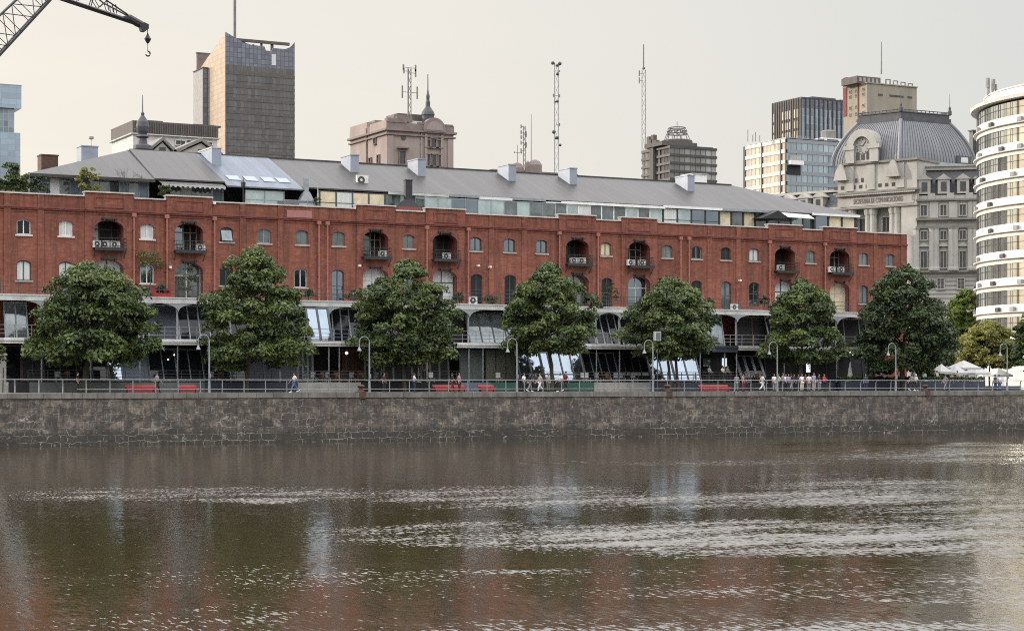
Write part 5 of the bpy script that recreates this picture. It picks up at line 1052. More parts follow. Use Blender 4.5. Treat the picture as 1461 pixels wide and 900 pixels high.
# antennas and masts
def mast(px, d, p0, p1, w, lab, dishes=(), bars=(), r=.07, n=None):
    x, y = PD(px, d); t = thing('radio_mast', (x, y, ZD(p0, d)), lab, 'antenna mast', 'radio masts on the skyline'); z0, z1 = ZD(p0, d), ZD(p1, d); mb = MB()
    if w:
        n = n or int((z1 - z0) / (w * 2.2)); C = [(-w / 2, -w / 3), (w / 2, -w / 3), (0, w / 2)]
        for c in C: mb.tube([(x + c[0], y + c[1], z0), (x + c[0], y + c[1], z1)], r, 4)
        for i in range(n):
            za, zb = z0 + (z1 - z0) * i / n, z0 + (z1 - z0) * (i + 1) / n
            for k in range(3):
                c, e = C[k], C[(k + 1) % 3]; mb.tube([(x + c[0], y + c[1], za), (x + e[0], y + e[1], zb)], r * .55, 3)
    else: mb.tube([(x, y, z0), (x, y, z1)], [r * 1.3, r * .7], 5)
    mb.build('lattice' if w else 'pole', 'mast_grey', t)
    for dx, py, rr in dishes: mb = MB(); mb.lathe((x + dx, y - .3, ZD(py, d)), [(.05, -rr * .6), (rr * .5, -rr * .35), (rr * .62, 0), (rr * .5, rr * .35), (.05, rr * .6)], 8); mb.build('dish', 'frame_dark', t)
    for dx, py, h in bars: mb = MB(); mb.box(x + dx - .12, x + dx + .12, y - .3, y - .1, ZD(py, d), ZD(py, d) + h); mb.tube([(x, y - .1, ZD(py, d) + h * .5), (x + dx, y - .15, ZD(py, d) + h * .5)], .06, 4); mb.build('panel_antenna', 'mast_grey', t)
    return t
mast(793, 450, 262, 90, 1.1, 'tall lattice mast carrying dark dishes near its tip', [(-1.0, 91, .75), (.9, 91, .8), (.2, 94, .6), (.3, 106, .7), (-.4, 146, .45), (.2, 145, .6), (-.7, 189, .8), (.2, 197, .75), (1.0, 207, .6), (-.3, 198, .4)], [(.9, 103, .4), (-.8, 139, .7), (.9, 139, .7), (.9, 180, .7)])
mast(917.5, 450, 235, 100, 1.0, 'slender lattice mast rising left of the banded office block', [(0, 98, .6)], [(0, 100, 6), (-1.2, 120, 1.4), (-1.2, 110, 1.4)], .075); x, y = PD(917.5, 450)
mast(917.8, 449, 100, 74, 0, 'thin whip tip of the slender lattice mast', r=.06)
mast(747.5, 400, 255, 180, .5, 'short thin mast with stacked side antennas', [], [(-.8, p, .8) for p in (184, 192, 199, 207, 218)] + [(.4, 196, 1.2), (.4, 211, 1.2)], .08); mast(738.5, 420, 255, 207, 0, 'thin cross-armed pole beside the roof shaft', [], [(-.9, 219, .3), (.9, 219, .3)], .1); mast(758, 420, 255, 163, 0, 'plain thin pole left of the tall dish mast', r=.09)
mast(583.5, 337, 180, 98, .6, 'white antenna mast on the pink building roof', [], [(-1.4, 141, 2.2), (1.5, 141, 2.2), (-1.1, 106, .9), (1.2, 110, 1.4), (1.2, 102, 1.2), (-1.2, 101, 1.0)], .09)
mast(1257.5, 525, 106, 60, 0, 'tall whip antenna on the beige tower', r=.16)

# rooftop clutter beyond the ridge
for px, py, d, w_, lab in ((738, 240, 330, 2.4, 'small dark rooftop tank seen over the ridge beside a pale shaft'), (753, 238, 330, 1.2, 'narrow dark rooftop box seen over the ridge'), (763, 236, 330, 2.6, 'rooftop tank with a round top seen over the ridge')):
    x, y = PD(px, d); mb = MB(); mb.lathe((x, y, QZ + 20), [(w_ / 2, 0), (w_ / 2, ZD(py, d) - QZ - 20), (w_ / 3, ZD(py, d) - QZ - 19.3), (.1, ZD(py, d) - QZ - 19)], 8); tag(mb.build('roof_tank', 'pink_dark'), lab, 'tank')
x, y = PD(768, 332); mb = MB(); mb.box(x - 9, x + 8, y, y + 8, QZ, ZD(245, 332)); tag(mb.build('low_block', 'pink_dark'), 'low dark roofline just showing over the warehouse ridge', 'building')

# banded office block with a lattice crown
b = Block(956, 450, 915.5, 1022.5); z = b.z; t = thing('office_block', (*b.P, QZ), 'dark banded office block carrying a round lattice crown', 'building')
mb = MB(); b.body(mb, QZ, z(206), inset=.6); mb.build('wall', 'dark_spandrel', t)
for k in range(8):
    za, zb = z(219 + k * 11.5), z(211 + k * 11.5)
    mb = MB(); mb.fbox(b.F, 0, b.w, -.5, -.2, za, zb); mb.build('window_band', 'dark_band_glass', t); mb = MB(); mb.fbox(b.Lf, 0, b.dp * .62, -.5, -.2, za, zb); mb.fbox(b.Lf, b.dp * .68, b.dp - .3, -.5, -.2, za, zb); mb.build('window_band', 'dark_band_glass', t)
    mb = MB(); b.body(mb, zb, zb + (z(211) - z(214.5)), g=.1); mb.build('spandrel_band', 'dark_spandrel', t)
mb = MB(); mb.fbox(b.Lf, b.dp * .38, b.dp * .5, 0, .7, QZ, z(203)); mb.build('stair_shaft', 'concrete_dark', t)
cx, cy = PD(966, 462); mb = MB(); mb.lathe((cx, cy, z(214)), [(3.8, 0), (3.8, 3.6), (3.5, 3.8)], 14); mb.build('tank_drum', 'concrete_dark', t); mb = MB(); mb.box(b.P[0] - 1, b.P[0] + 9, b.P[1] + 2, b.P[1] + 10, z(206), z(200)); mb.build('roof_house', 'concrete_dark', t)
mb = MB(); K = 10; lev = [(208, 4.2), (196, 3.4), (192, 3.2), (182, 2.5), (178, 2.4), (173, 2.0)]
for i in range(len(lev)):
    zi, ri = z(lev[i][0]), lev[i][1]; ringp = [(cx + ri * math.cos(2 * math.pi * k / K), cy + ri * math.sin(2 * math.pi * k / K), zi) for k in range(K)]
    if i: mb.tube(ringp + [ringp[0]], .17, 4)
    if i < len(lev) - 1:
        zj, rj = z(lev[i + 1][0]), lev[i + 1][1]
        for k in range(K):
            mb.tube([ringp[k], (cx + rj * math.cos(2 * math.pi * (k + (i % 2)) / K), cy + rj * math.sin(2 * math.pi * (k + (i % 2)) / K), zj)], .11, 4)
mb.tube([(cx, cy, z(206)), (cx, cy, z(164))], .09, 4); mb.build('lattice_crown', 'mast_grey', t)
for a, h in ((.05, 3.2), (.14, 2.4), (.2, 3.4), (.3, 2)): mb = MB(); q = b.Lf[0]; mb.box(q[0] + 1, q[0] + 2, q[1] - b.dp * a - 1.2, q[1] - b.dp * a, z(206), z(206) + h); mb.build('roof_pipe_frame', 'concrete_dark', t)
x, y = PD(1001.5, 380); t = thing('white_shaft', (x, y, QZ), 'plain white lift shaft in front of the banded office block', 'building'); mb = MB(); w_ = 2.2; mb.box(x - w_, x + w_ * .55, y, y + 4, QZ, ZD(249, 380)); mb.build('wall', 'white', t); mb = MB(); mb.box(x - w_ - .2, x + w_ * .55 + .2, y - .2, y + 4.2, ZD(249, 380), ZD(248, 380)); mb.build('cap', 'white_old', t)

# glass office slabs
b = Block(1121.5, 480, 1061, 1204); z = b.z; t = thing('glass_slab', (*b.P, QZ), 'low glass slab with a golden lit side and pale blue front', 'building')
mb = MB(); b.body(mb, QZ, z(197), inset=.4); mb.build('wall', 'dark_spandrel', t)
for k in range(7):
    za, zb = z(213 + k * 15.2), z(203 + k * 15.2)
    mb = MB(); mb.fbox(b.Lf, 0, b.dp, -.4, -.1, za, zb); mb.build('window_band', 'gold_glass', t); mb = MB(); mb.fbox(b.F, .1, b.w, -.4, -.1, za, zb); mb.build('window_band', 'pale_blue_glass', t)
    mb = MB(); mb.fbox(b.Lf, -.1, b.dp + .05, -.4, .08, zb, zb + 1.0); mb.build('spandrel_band', 'white_old', t); mb = MB(); mb.fbox(b.F, .06, b.w, -.4, .05, zb, zb + .9); mb.build('spandrel_band', 'galv', t)
    mb = MB(); mb.fbox(b.Lf, 0, b.dp, -.05, .06, za - .12, za + .02); mb.build('sill_line', 'dark_spandrel', t)
for a in (0, .02, .43, .87, .985): mb = MB(); mb.fbox(b.Lf, b.dp * a, b.dp * a + .35, -.1, .2, QZ, z(198)); mb.build('pier', 'dark_spandrel', t)
mb = MB(); fwb = lambda px: reach(b.P, (1, 0), px); mb.fbox(b.F, fwb(1123), fwb(1142), -.1, .12, z(249), z(235)); mb.build('dark_opening', 'dark_int', t); mb = MB(); mb.fbox(b.F, fwb(1124), fwb(1143), -.1, 1.2, z(235), z(229)); mb.build('balcony', 'white', t); mb = MB(); mb.fbox(b.F, fwb(1126), fwb(1143), -.1, .14, z(229), z(221)); mb.build('terrace_glass', 'pane_tower', t)
mb = MB(); b.body(mb, z(197), z(196), g=.1)
for k in range(14): mb.tube([(b.P[0] + b.w * k / 13 * .4, b.P[1] + .2, z(197)), (b.P[0] + b.w * k / 13 * .4, b.P[1] + .2, z(192))], .05, 4)
mb.build('parapet_rail', 'galv', t)
for px, p in ((1067, 181), (1074, 188), (1078, 184), (1084, 189)): x, y = PD(px, 486); mb = MB(); mb.tube([(x, y, z(198)), (x, y, z(p))], .1, 4); mb.build('antenna', 'mast_grey', t)
mb = MB(); mb.box(*sorted((PD(1147, 500)[0], PD(1199, 500)[0])), b.P[1] + 6, b.P[1] + 16, z(198), z(187)); mb.build('roof_house', 'white', t)
for px in (1158, 1176, 1187): mb = MB(); x = PD(px, 496)[0]; mb.box(x - .9, x + .9, b.P[1] + 5.9, b.P[1] + 6.1, z(194), z(189)); mb.build('roof_window', 'pane_far', t)
mb = MB(); x = PD(1177, 500)[0]; mb.lathe((x, b.P[1] + 10, z(187)), [(2, 0), (2, 2.2), (1.6, 2.6)], 10); mb.build('roof_tank', 'palace_dark', t)
b = Block(1142, 570, 1102, 1206); z = b.z; t = thing('glass_tower', (*b.P, QZ), 'dark bronze and blue glass tower behind the low glass slab', 'tower')
mb = MB(); b.body(mb, QZ, z(138), inset=.3); mb.build('wall', 'dark_spandrel', t); mb = MB(); mb.fbox(b.F, 0, b.w, -.3, 0, QZ, z(154)); mb.build('blue_front', 'blue_grid_dark', t); mb = MB(); mb.fbox(b.F, 0, b.w, -.3, .05, z(154), z(141)); mb.build('dark_band', 'crown_grid', t)
for k in range(10): mb = MB(); mb.fbox(b.F, b.w * k / 10, b.w * k / 10 + .35, 0, .3, QZ, z(139)); mb.build('fin', 'dark_spandrel', t)
mb = MB(); mb.fbox(b.Lf, 0, b.dp, -.3, 0, QZ, z(139)); mb.build('bronze_side', 'concrete_dark', t)
for k, (p0, p1) in enumerate(((167, 155), (182, 171), (197, 186))):
    for a0, a1 in ((.04, .1), (.34, .44), (.47, .56), (.59, .68), (.78, .82), (.88, .94)): mb = MB(); mb.fbox(b.Lf, b.dp * a0, b.dp * a1, 0, .12, z(p0), z(p1)); mb.build('window', 'gold_glass', t)
for k in range(12): mb = MB(); mb.fbox(b.Lf, b.dp * k / 12, b.dp * k / 12 + .3, 0, .25, QZ, z(139)); mb.build('fin', 'concrete_dark', t)
mb = MB(); mb.box(b.P[0] + 8, b.P[0] + 17, b.P[1] + 5, b.P[1] + 12, z(139), z(132)); mb.box(b.P[0] + 18, b.P[0] + 21, b.P[1] + 4, b.P[1] + 10, z(139), z(134)); mb.build('roof_house', 'concrete_dark', t)

# beige tower
b = Block(1237, 530, 1203.5, 1308); z = b.z; t = thing('beige_tower', (*b.P, QZ), 'plain beige concrete tower with antenna, rising behind the palace dome', 'tower')
mb = MB(); b.body(mb, QZ, z(119)); mb.build('wall', 'concrete', t); mb = MB(); b.body(mb, z(119), z(117.5), g=.25); mb.build('parapet', 'concrete', t)
mb = MB(); mb.fbox(b.Lf, 0, 1.6, -12, .2, z(160), z(104)); mb.build('end_fin', 'brick_dark', t)
mb = MB(); mb.box(b.P[0] - 2, b.P[0] + b.w * .36, b.P[1] + 2, b.P[1] + 9, z(117.6), z(107.5)); g = mb.build('roof_house', 'concrete_dark', t)
for k in range(5): mb = MB(); x = b.P[0] - 1.2 + k * (b.w * .36 + 1) / 5; mb.box(x, x + .8, b.P[1] + 1.9, b.P[1] + 2.1, z(115.5), z(109.5)); mb.build('roof_window', 'plaster', g)
for k in range(4): mb = MB(); x = b.P[0] + b.w * (.4 + .15 * k); mb.box(x, x + .22, b.P[1] + .5, b.P[1] + .8, z(119), z(111 + k)); mb.box(x + 1.5, x + 1.72, b.P[1] + .5, b.P[1] + .8, z(119), z(111 + k)); mb.box(x, x + 1.72, b.P[1] + .48, b.P[1] + .82, z(111 + k), z(111 + k) + .22); mb.build('roof_frame', 'mast_grey', t)
for px in (1256, 1272, 1279, 1286, 1298): mb = MB(); a = reach(b.P, (1, 0), px); mb.fbox(b.F, a - .8, a + .8, 0, .1, z(135), z(132.5)); mb.build('window', 'pane_far', t); 
for k, py in enumerate((125, 132, 148, 158)):
    for a in (.3, .55, .85): win(b.Lf, b.dp * a, .9, z(py + 3), z(py), t, 'concrete', cross=False, t=.1)
mb = MB(); mb.fbox(b.Lf, b.dp * .62, b.dp * .66, 0, .2, QZ, z(119)); mb.build('pipe_run', 'brick_dark', t)
b = Block(1388, 470, 1383, 1406); t = thing('dark_rear_block', (*b.P, QZ), 'narrow dark block between the palace roof and round white tower', 'building'); mb = MB(); b.body(mb, QZ, b.z(187)); mb.build('wall', 'dark_spandrel', t); mb = MB(); b.body(mb, b.z(187), b.z(185.5), g=.3); mb.build('parapet', 'concrete_dark', t)
for k in range(4): mb = MB(); mb.fbox(b.F, .8, b.w - .5, 0, .1, b.z(222 - k * 9), b.z(217 - k * 9)); mb.build('window_band', 'pane_far', t)

# ---- stone palace with the square dome
D = 372; zz = lambda py: ZD(py, D)
C = PD(1308, D); uL = (math.sin(R(-22.3)), math.cos(R(-22.3))); nL = (-uL[1], uL[0]); uW = (math.sin(R(129.7)), math.cos(R(129.7)))
t = thing('palace', (*C, QZ), 'grey stone palace with square zinc dome, clock gable and colonnades', 'palace')
wl = reach(C, uL, 1195); wing = reach(C, uL, 1092); Lp = (C[0] + uL[0] * wl, C[1] + uL[1] * wl)
FL = (Lp, (-uL[0], -uL[1]), nL)                       # pavilion face, a runs from its far end to the corner
def rl_(px): return reach(Lp, (-uL[0], -uL[1]), px)
bk = (.93, .37); dpt = 26
def quad(P, u, w, dep_, n): return [(P[0], P[1]), (P[0] + u[0] * w, P[1] + u[1] * w), (P[0] + u[0] * w - n[0] * dep_, P[1] + u[1] * w - n[1] * dep_), (P[0] - n[0] * dep_, P[1] - n[1] * dep_)]
mb = MB(); mb.fbox(FL, 0, wl, -30, -2.2, QZ, zz(292)); mb.fbox(FL, 0, wl, -30, 0, zz(292), zz(226)); mb.fbox(FL, wl - 3.4, wl, -30, -.02, QZ, zz(292) + .02); mb.build('pavilion_wall', 'palace', t)
mb = MB(); mb.fbox(FL, -.5, wl + .5, -30, .9, zz(271), zz(268)); mb.fbox(FL, -.2, wl + .2, -30, .35, zz(274), zz(271) - .01); mb.fbox(FL, -.3, wl + .3, -30, .5, zz(228), zz(225)); mb.fbox(FL, -.2, wl + .2, -30, .3, zz(293), zz(291) - .01); mb.build('cornice', 'palace_dark', t)  # cornice shadow put into the darker stone colour
mb = MB()
for k in range(44): a = wl * (k + .5) / 44; mb.fbox(FL, a - .18, a + .18, .35, .8, zz(273.5), zz(271) - .02)
mb.build('dentils', 'palace', t)
mb = MB(); mb.fbox(FL, .6, wl - .6, 0, .12, zz(289), zz(276)); fz = mb.build('frieze', 'palace', t)
fc = bpy.data.curves.new('lettering', 'FONT'); fc.body = 'SECRETARIA DE COMUNICACIONES'; fc.size = 1.55; fc.extrude = .05; fc.align_x = 'CENTER'; fc.align_y = 'CENTER'
fo = bpy.data.objects.new('lettering', fc); COL.objects.link(fo); bpy.context.view_layer.update(); me = bpy.data.meshes.new_from_object(fo.evaluated_get(bpy.context.evaluated_depsgraph_get())); bpy.data.objects.remove(fo)
lo = bpy.data.objects.new('lettering', me); COL.objects.link(lo); me.materials.clear(); me.materials.append(M['pink_dark']); lo.parent = fz
from mathutils import Matrix
a = wl * .52; p = Vector((Lp[0] - uL[0] * a + nL[0] * .16, Lp[1] - uL[1] * a + nL[1] * .16, zz(282.3))); ux = Vector((-uL[0], -uL[1], 0)); un = Vector((nL[0], nL[1], 0)); uz = Vector((0, 0, 1))
rot = Matrix((ux, uz, un)).transposed().to_4x4(); o0 = Vector(ORG[fz.name]); sca = min(1.0, wl * .62 / max(.1, max(v.co.x for v in me.vertices) - min(v.co.x for v in me.vertices)))
lo.matrix_local = Matrix.Translation(p - o0) @ rot @ Matrix.Diagonal((sca, max(sca, .9), 1, 1))
for px in (1168, 1184, 1205, 1213, 1236, 1243, 1271, 1278):                    # giant columns in pairs
    a = rl_(px)
    if a < .5: continue
    x, y = Lp[0] - uL[0] * a - nL[0] * .9, Lp[1] - uL[1] * a - nL[1] * .9
    mb = MB(); mb.lathe((x, y, zz(430)), [(.95, 0), (.95, 1), (.82, 1.2), (.72, zz(303) - zz(430)), (.8, zz(302) - zz(430)), (1.0, zz(294) - zz(430)), (1.0, zz(293) - zz(430))], 12); mb.build('column', 'palace', t)
for px in (1194, 1224, 1257): win((FL[0], FL[1], FL[2]), rl_(px), 1.5, zz(327), zz(306), t, 'palace', d=-2.2)
for px in (1202, 1228, 1265):
    for k in (-1, 0, 1): mb = MB(); a = rl_(px) + k * 1.5; mb.fbox(FL, a - .35, a + .35, 0, .06, zz(263), zz(258)); mb.build('attic_window', 'pane_far', t)
for px, k in ((1226, -.7), (1226, .7)): mb = MB(); a = rl_(px) + k; mb.fbox(FL, a - .3, a + .3, 0, .06, zz(254), zz(248)); mb.build('attic_window', 'pane_far', t)
for px in (1196, 1262, 1277): mb = MB(); a = max(1.2, rl_(px)); mb.fprism(FL, [(a - 1.5, zz(250)), (a + 1.5, zz(250)), (a + 1.1, zz(238)), (a + .5, zz(229)), (a, zz(226)), (a - .5, zz(229)), (a - 1.1, zz(238))], .05, 1.1); mb.build('cartouche', 'palace', t) if px != 1262 else None
for px in (1213, 1243, 1285): mb = MB(); mb.fbox(FL, rl_(px) - .9, rl_(px) + .9, 0, .25, zz(266), zz(230)); mb.build('attic_pier', 'palace', t)
# dome over the pavilion
Cd = PD(1283, D + 3); wd = reach(Cd, uL, 1187); wr = reach(Cd, (1, 0), 1392)
base = [Cd, (Cd[0] + wr, Cd[1]), (Cd[0] + wr + uL[0] * wd, Cd[1] + uL[1] * wd), (Cd[0] + uL[0] * wd, Cd[1] + uL[1] * wd)]
cxd, cyd = sum(p[0] for p in base) / 4, sum(p[1] for p in base) / 4
z0d, z1d = zz(226), zz(164); prof = [(k / 10, 1 - .36 * (k / 10) ** 1.75) for k in range(11)]
ringd = lambda s: [(cxd + (p[0] - cxd) * s, cyd + (p[1] - cyd) * s) for p in base]
mb = MB(); vs = []; 
for tt, s in prof: vs += [(x, y, z0d + (z1d - z0d) * tt) for x, y in ringd(s)]
mb.add(vs, [(i * 4 + k, i * 4 + (k + 1) % 4, (i + 1) * 4 + (k + 1) % 4, (i + 1) * 4 + k) for i in range(10) for k in range(4)] + [(40, 41, 42, 43)]); dm_ = mb.build('dome', 'zinc_dome', t)
mb = MB()
for k, nr in ((0, 26), (3, 26)):
    for j in range(1, nr):
        f = j / nr; pts = []
        for tt, s in prof:
            r_ = ringd(s); p, q_ = r_[k], r_[(k + 1) % 4]; pts.append((p[0] + (q_[0] - p[0]) * f, p[1] + (q_[1] - p[1]) * f, z0d + (z1d - z0d) * tt))
        mb.tube(pts, .075, 4)
mb.build('seams', 'slate', dm_)
for k in range(4): mb = MB(); mb.tube([(*ringd(s)[k], z0d + (z1d - z0d) * tt) for tt, s in prof], .35, 6); mb.build('hip_roll', 'zinc_dome', dm_)
mb = MB(); rr = ringd(prof[-1][1] * 1.03); mb.plan(rr, z1d - .3, zz(158)); mb.plan(ringd(prof[-1][1] * .99), zz(158), zz(153)); mb.plan(ringd(prof[-1][1] * 1.02), zz(153), zz(151.5)); mb.build('dome_deck', 'slate', t)
mb = MB(); rr = ringd(prof[-1][1]); 
for k in range(4):
    p, q_ = rr[k], rr[(k + 1) % 4]
    mb.tube([(*p, zz(149)), (*q_, zz(149))], .1, 4); [mb.tube([(p[0] + (q_[0] - p[0]) * j / 12, p[1] + (q_[1] - p[1]) * j / 12, zz(152)), (p[0] + (q_[0] - p[0]) * j / 12, p[1] + (q_[1] - p[1]) * j / 12, zz(148.5))], .09, 4) for j in range(12)]
mb.build('cresting', 'slate', t)
for p in (rr[0], rr[1]): mb = MB(); mb.lathe((*p, zz(152)), [(.4, 0), (.4, .8), (.2, 1), (.28, 1.4), (.06, 1.8), (.04, 4.2)], 8); mb.build('spike_finial', 'slate', t)
# clock gable in front of the dome
a = rl_(1232); hw = (rl_(1251) - rl_(1213)) / 2 - .3; zt_ = zz(203); pts = [(a - hw, zz(226)), (a + hw, zz(226))] + [(a + hw * math.cos(math.pi * k / 12), zt_ + hw * 1.05 * math.sin(math.pi * k / 12)) for k in range(13)]
mb = MB(); mb.fprism(FL, pts, -9, .2); cg = mb.build('clock_gable', 'palace', t)
mb = MB(); o_, i_ = [], []
for k in range(13): th = math.pi * k / 12; o_.append((a + (hw + .7) * math.cos(th), zt_ + (hw * 1.05 + .7) * math.sin(th))); i_.append((a + (hw - .8) * math.cos(th), zt_ + (hw * 1.05 - .8) * math.sin(th)))
for k in range(12): mb.fprism(FL, [o_[k], o_[k + 1], i_[k + 1], i_[k]], -8, .9)
for s in (-1, 1): mb.fbox(FL, a + s * hw - .95, a + s * hw + .95, .2, .8, zz(226), zt_); mb.fbox(FL, a + s * hw * 1.05 - 1.2, a + s * hw * 1.05 + 1.2, .2, 1.0, zt_ - .5, zt_ + .3)
mb.build('arched_cornice', 'palace', cg)
mb = MB(); mb.fprism(FL, [(a + 1.55 * math.cos(2 * math.pi * k / 20), zz(202) + 1.55 * math.sin(2 * math.pi * k / 20)) for k in range(20)], .2, .32); ck = mb.build('clock_face', 'plaster', cg)
mb = MB(); mb.fprism(FL, [(a - .1, zz(202)), (a + .1, zz(202)), (a + .75, zz(202) + .85), (a + .6, zz(202) + .95)], .33, .38); mb.fprism(FL, [(a, zz(202) - .1), (a, zz(202) + .1), (a - .7, zz(202) + .2), (a - .7, zz(202) + .05)], .33, .38); mb.build('hands', 'black', ck)
mb = MB()
for k in range(12): th = math.pi * k / 6; mb.fprism(FL, [(a + r_ * math.cos(th + e), zz(202) + r_ * math.sin(th + e)) for r_, e in ((1.2, -.06), (1.45, -.06), (1.45, .06), (1.2, .06))], .33, .36)
mb.build('hour_marks', 'black', ck)
for k in (-1, 0, 1): mb = MB(); mb.fbox(FL, a + k * 1.15 - .38, a + k * 1.15 + .38, .2, .26, zz(222), zz(210.5)); mb.build('gable_window', 'pane_far', cg)
# left wing, lower, set back
FW_ = ((C[0] + uL[0] * wing * 1.25 - nL[0] * 1.5, C[1] + uL[1] * wing * 1.25 - nL[1] * 1.5), (-uL[0], -uL[1]), nL); wlen = wing * 1.25 - wl
mb = MB(); mb.fbox(FW_, 0, wlen, -22, 0, QZ, zz(290)); mb.build('left_wing_wall', 'palace', t); mb = MB(); mb.fbox(FW_, 0, wlen, -22, .6, zz(290), zz(287)); mb.fbox(FW_, 0, wlen, -16, -2.4, zz(262), zz(258.5)); mb.build('left_wing_cornice', 'palace', t)
P_, u_, n_ = FW_; q = lambda a, d, z: (P_[0] + u_[0] * a + n_[0] * d, P_[1] + u_[1] * a + n_[1] * d, z)
mb = MB(); mb.hexa([q(0, -.2, zz(287)), q(wlen, -.2, zz(287)), q(wlen, -22, zz(287)), q(0, -22, zz(287)), q(0, -3, zz(262) - .01), q(wlen, -3, zz(262) - .01), q(wlen, -18, zz(262) - .01), q(0, -18, zz(262) - .01)]); mb.build('left_mansard', 'slate', t)
def dormer(fr, a, zb, h, w, parent):
    mb = MB(); mb.fbox(fr, a - w / 2, a + w / 2, -4, .25, zb, zb + h * .72); mb.fprism(fr, [(a - w * .68, zb + h * .72), (a + w * .68, zb + h * .72), (a, zb + h)], -4, .45); o = mb.build('dormer', 'palace', parent)
    mb = MB(); mb.fbox(fr, a - w * .24, a + w * .24, .25, .31, zb + h * .12, zb + h * .6); mb.build('pane', 'pane_far', o)
for px in (1100, 1123.5, 1146.5, 1168): dormer(FW_, reach(FW_[0], FW_[1], px), zz(289), 3.6, 2.2, t)
# right wing
FR = (C, uW, (uW[1], -uW[0])); ww = reach(C, uW, 1440)
FR = ((C[0] + .6 * bk[0], C[1] + .6 * bk[1]), uW, (uW[1], -uW[0])); rw = lambda px: reach(FR[0], FR[1], px)
mb = MB(); mb.fbox(FR, -.5, ww, -14, 0, QZ, zz(284)); mb.build('right_wing_wall', 'palace', t)
mb = MB()
for p0, p1, d_ in ((389, 386.5, .9), (326, 323, .5), (314.5, 311.5, 1.1), (287, 284.5, .6)): mb.fbox(FR, -.5, ww, -.1, d_, zz(p0), zz(p1))
for p in (396, 402, 408, 414, 420, 426): mb.fbox(FR, -.5, ww, -.1, .08, zz(p), zz(p - 1.2))
mb.build('right_wing_cornice', 'palace_dark', t)
mb = MB(); mb.fbox(FR, -.5, ww, -.5, .15, zz(284.5), zz(279)); [mb.fbox(FR, a - .7, a + .7, -.5, .35, zz(284.4), zz(276)) for a in [rw(px) for px in (1306, 1329, 1356, 1383)]]; mb.build('balustrade', 'palace', t)
P_, u_, n_ = FR; mb = MB(); mb.hexa([q(-.4, -.6, zz(282)), q(ww, -.6, zz(282)), q(ww, -16, zz(282)), q(-.4, -16, zz(282)), q(-.4, -3.2, zz(241)), q(ww, -3.2, zz(241)), q(ww, -14, zz(241)), q(-.4, -14, zz(241))]); mb.build('right_mansard', 'slate', t)
mb = MB(); mb.fbox(FR, -.3, ww, -14, -2.7, zz(241) + .01, zz(236)); mb.fbox(FR, -.3, ww, -14, -2.3, zz(236), zz(234.5)); mb.build('right_ridge_cornice', 'palace', t)
for px in (1319, 1346.5, 1374, 1399): dormer(FR, rw(px), zz(277), 3.9, 2.3, t)
for px in (1318, 1346, 1373.5, 1400):
    a = rw(px); win(FR, a, 1.15, zz(308), zz(293), t); win(FR, a, 1.15, zz(382), zz(359), t); win(FR, a, 1.15, zz(342), zz(330), t)
    mb = MB(); mb.fprism(FR, [(a - 1.3, zz(352)), (a + 1.3, zz(352)), (a, zz(347))], 0, .55); mb.build('pediment', 'palace', t)
for px in (1342, 1371, 1399): win(FR, rw(px), 1.2, zz(412), zz(398), t)
for px in (1307.5, 1329.5, 1335.5, 1357, 1363, 1384.5, 1391, 1411):
    a = rw(px); mb = MB(); x, y = FR[0][0] + uW[0] * a + FR[2][0] * .5, FR[0][1] + uW[1] * a + FR[2][1] * .5
    mb.lathe((x, y, zz(386.4)), [(.75, 0), (.75, .5), (.62, .7), (.56, zz(328) - zz(386)), (.72, zz(326.2) - zz(386.4))], 10); mb.build('column', 'palace', t)
    mb = MB(); mb.fbox(FR, a - .4, a + .4, 0, .25, zz(311), zz(288)); mb.build('attic_pilaster', 'palace', t)
mb = MB(); a = reach(Cd, (1, 0), 1374); mb.box(Cd[0] + a - 1.8, Cd[0] + a + 1.8, Cd[1] - .4, Cd[1] + 6, zz(226), zz(214)); dn = mb.build('roof_dormer', 'slate', t); mb = MB(); mb.box(Cd[0] + a - .9, Cd[0] + a + .9, Cd[1] - .5, Cd[1] - .39, zz(224), zz(216)); mb.build('pane', 'white_old', dn)
mb = MB(); mb.box(Cd[0] - .5, Cd[0] + wr + .8, Cd[1] - .8, Cd[1] + 3, zz(231), zz(226)); mb.build('dome_base', 'zinc', t)

# ---- round white tower at the right edge
D = 270; cx, cy = PD(1615, D); Rr = abs(reach((cx, cy), (-RT[0], -RT[1]), 1399)); z = lambda py: ZD(py, D)
t = thing('round_tower', (cx, cy, QZ), 'round white apartment tower with ribbon windows at the right edge', 'tower')
A0, A1, NS = math.atan2(-FW[1], -FW[0]) - R(128), math.atan2(-FW[1], -FW[0]) + R(60), 60
def drum(mb, r, z0, z1, r2=None, n=NS):
    r2 = r2 or r; vs = []
    for k in range(n):
        th = 2 * math.pi * k / n; vs += [(cx + r * math.cos(th), cy + r * math.sin(th), z0), (cx + r2 * math.cos(th), cy + r2 * math.sin(th), z1)]
    mb.add(vs, [(2 * k, 2 * ((k + 1) % n), 2 * ((k + 1) % n) + 1, 2 * k + 1) for k in range(n)] + [tuple(2 * k + 1 for k in range(n)), tuple(2 * k for k in reversed(range(n)))]); return mb
mb = MB(); drum(mb, Rr - .6, QZ, z(156)); mb.build('core', 'dark_int', t)
tops = [158.5 + 37.1 * k for k in range(9)]
prev = z(156)
mb = MB(); drum(mb, Rr + .75, z(155.5), z(151), Rr + .9); mb.build('roof_slab', 'tower_white', t); mb = MB(); drum(mb, Rr - 1.2, z(151), z(137)); mb.build('roof_parapet', 'tower_white', t); mb = MB(); drum(mb, Rr - 1.0, z(137), z(135.5)); mb.build('parapet_cap', 'tower_white', t)
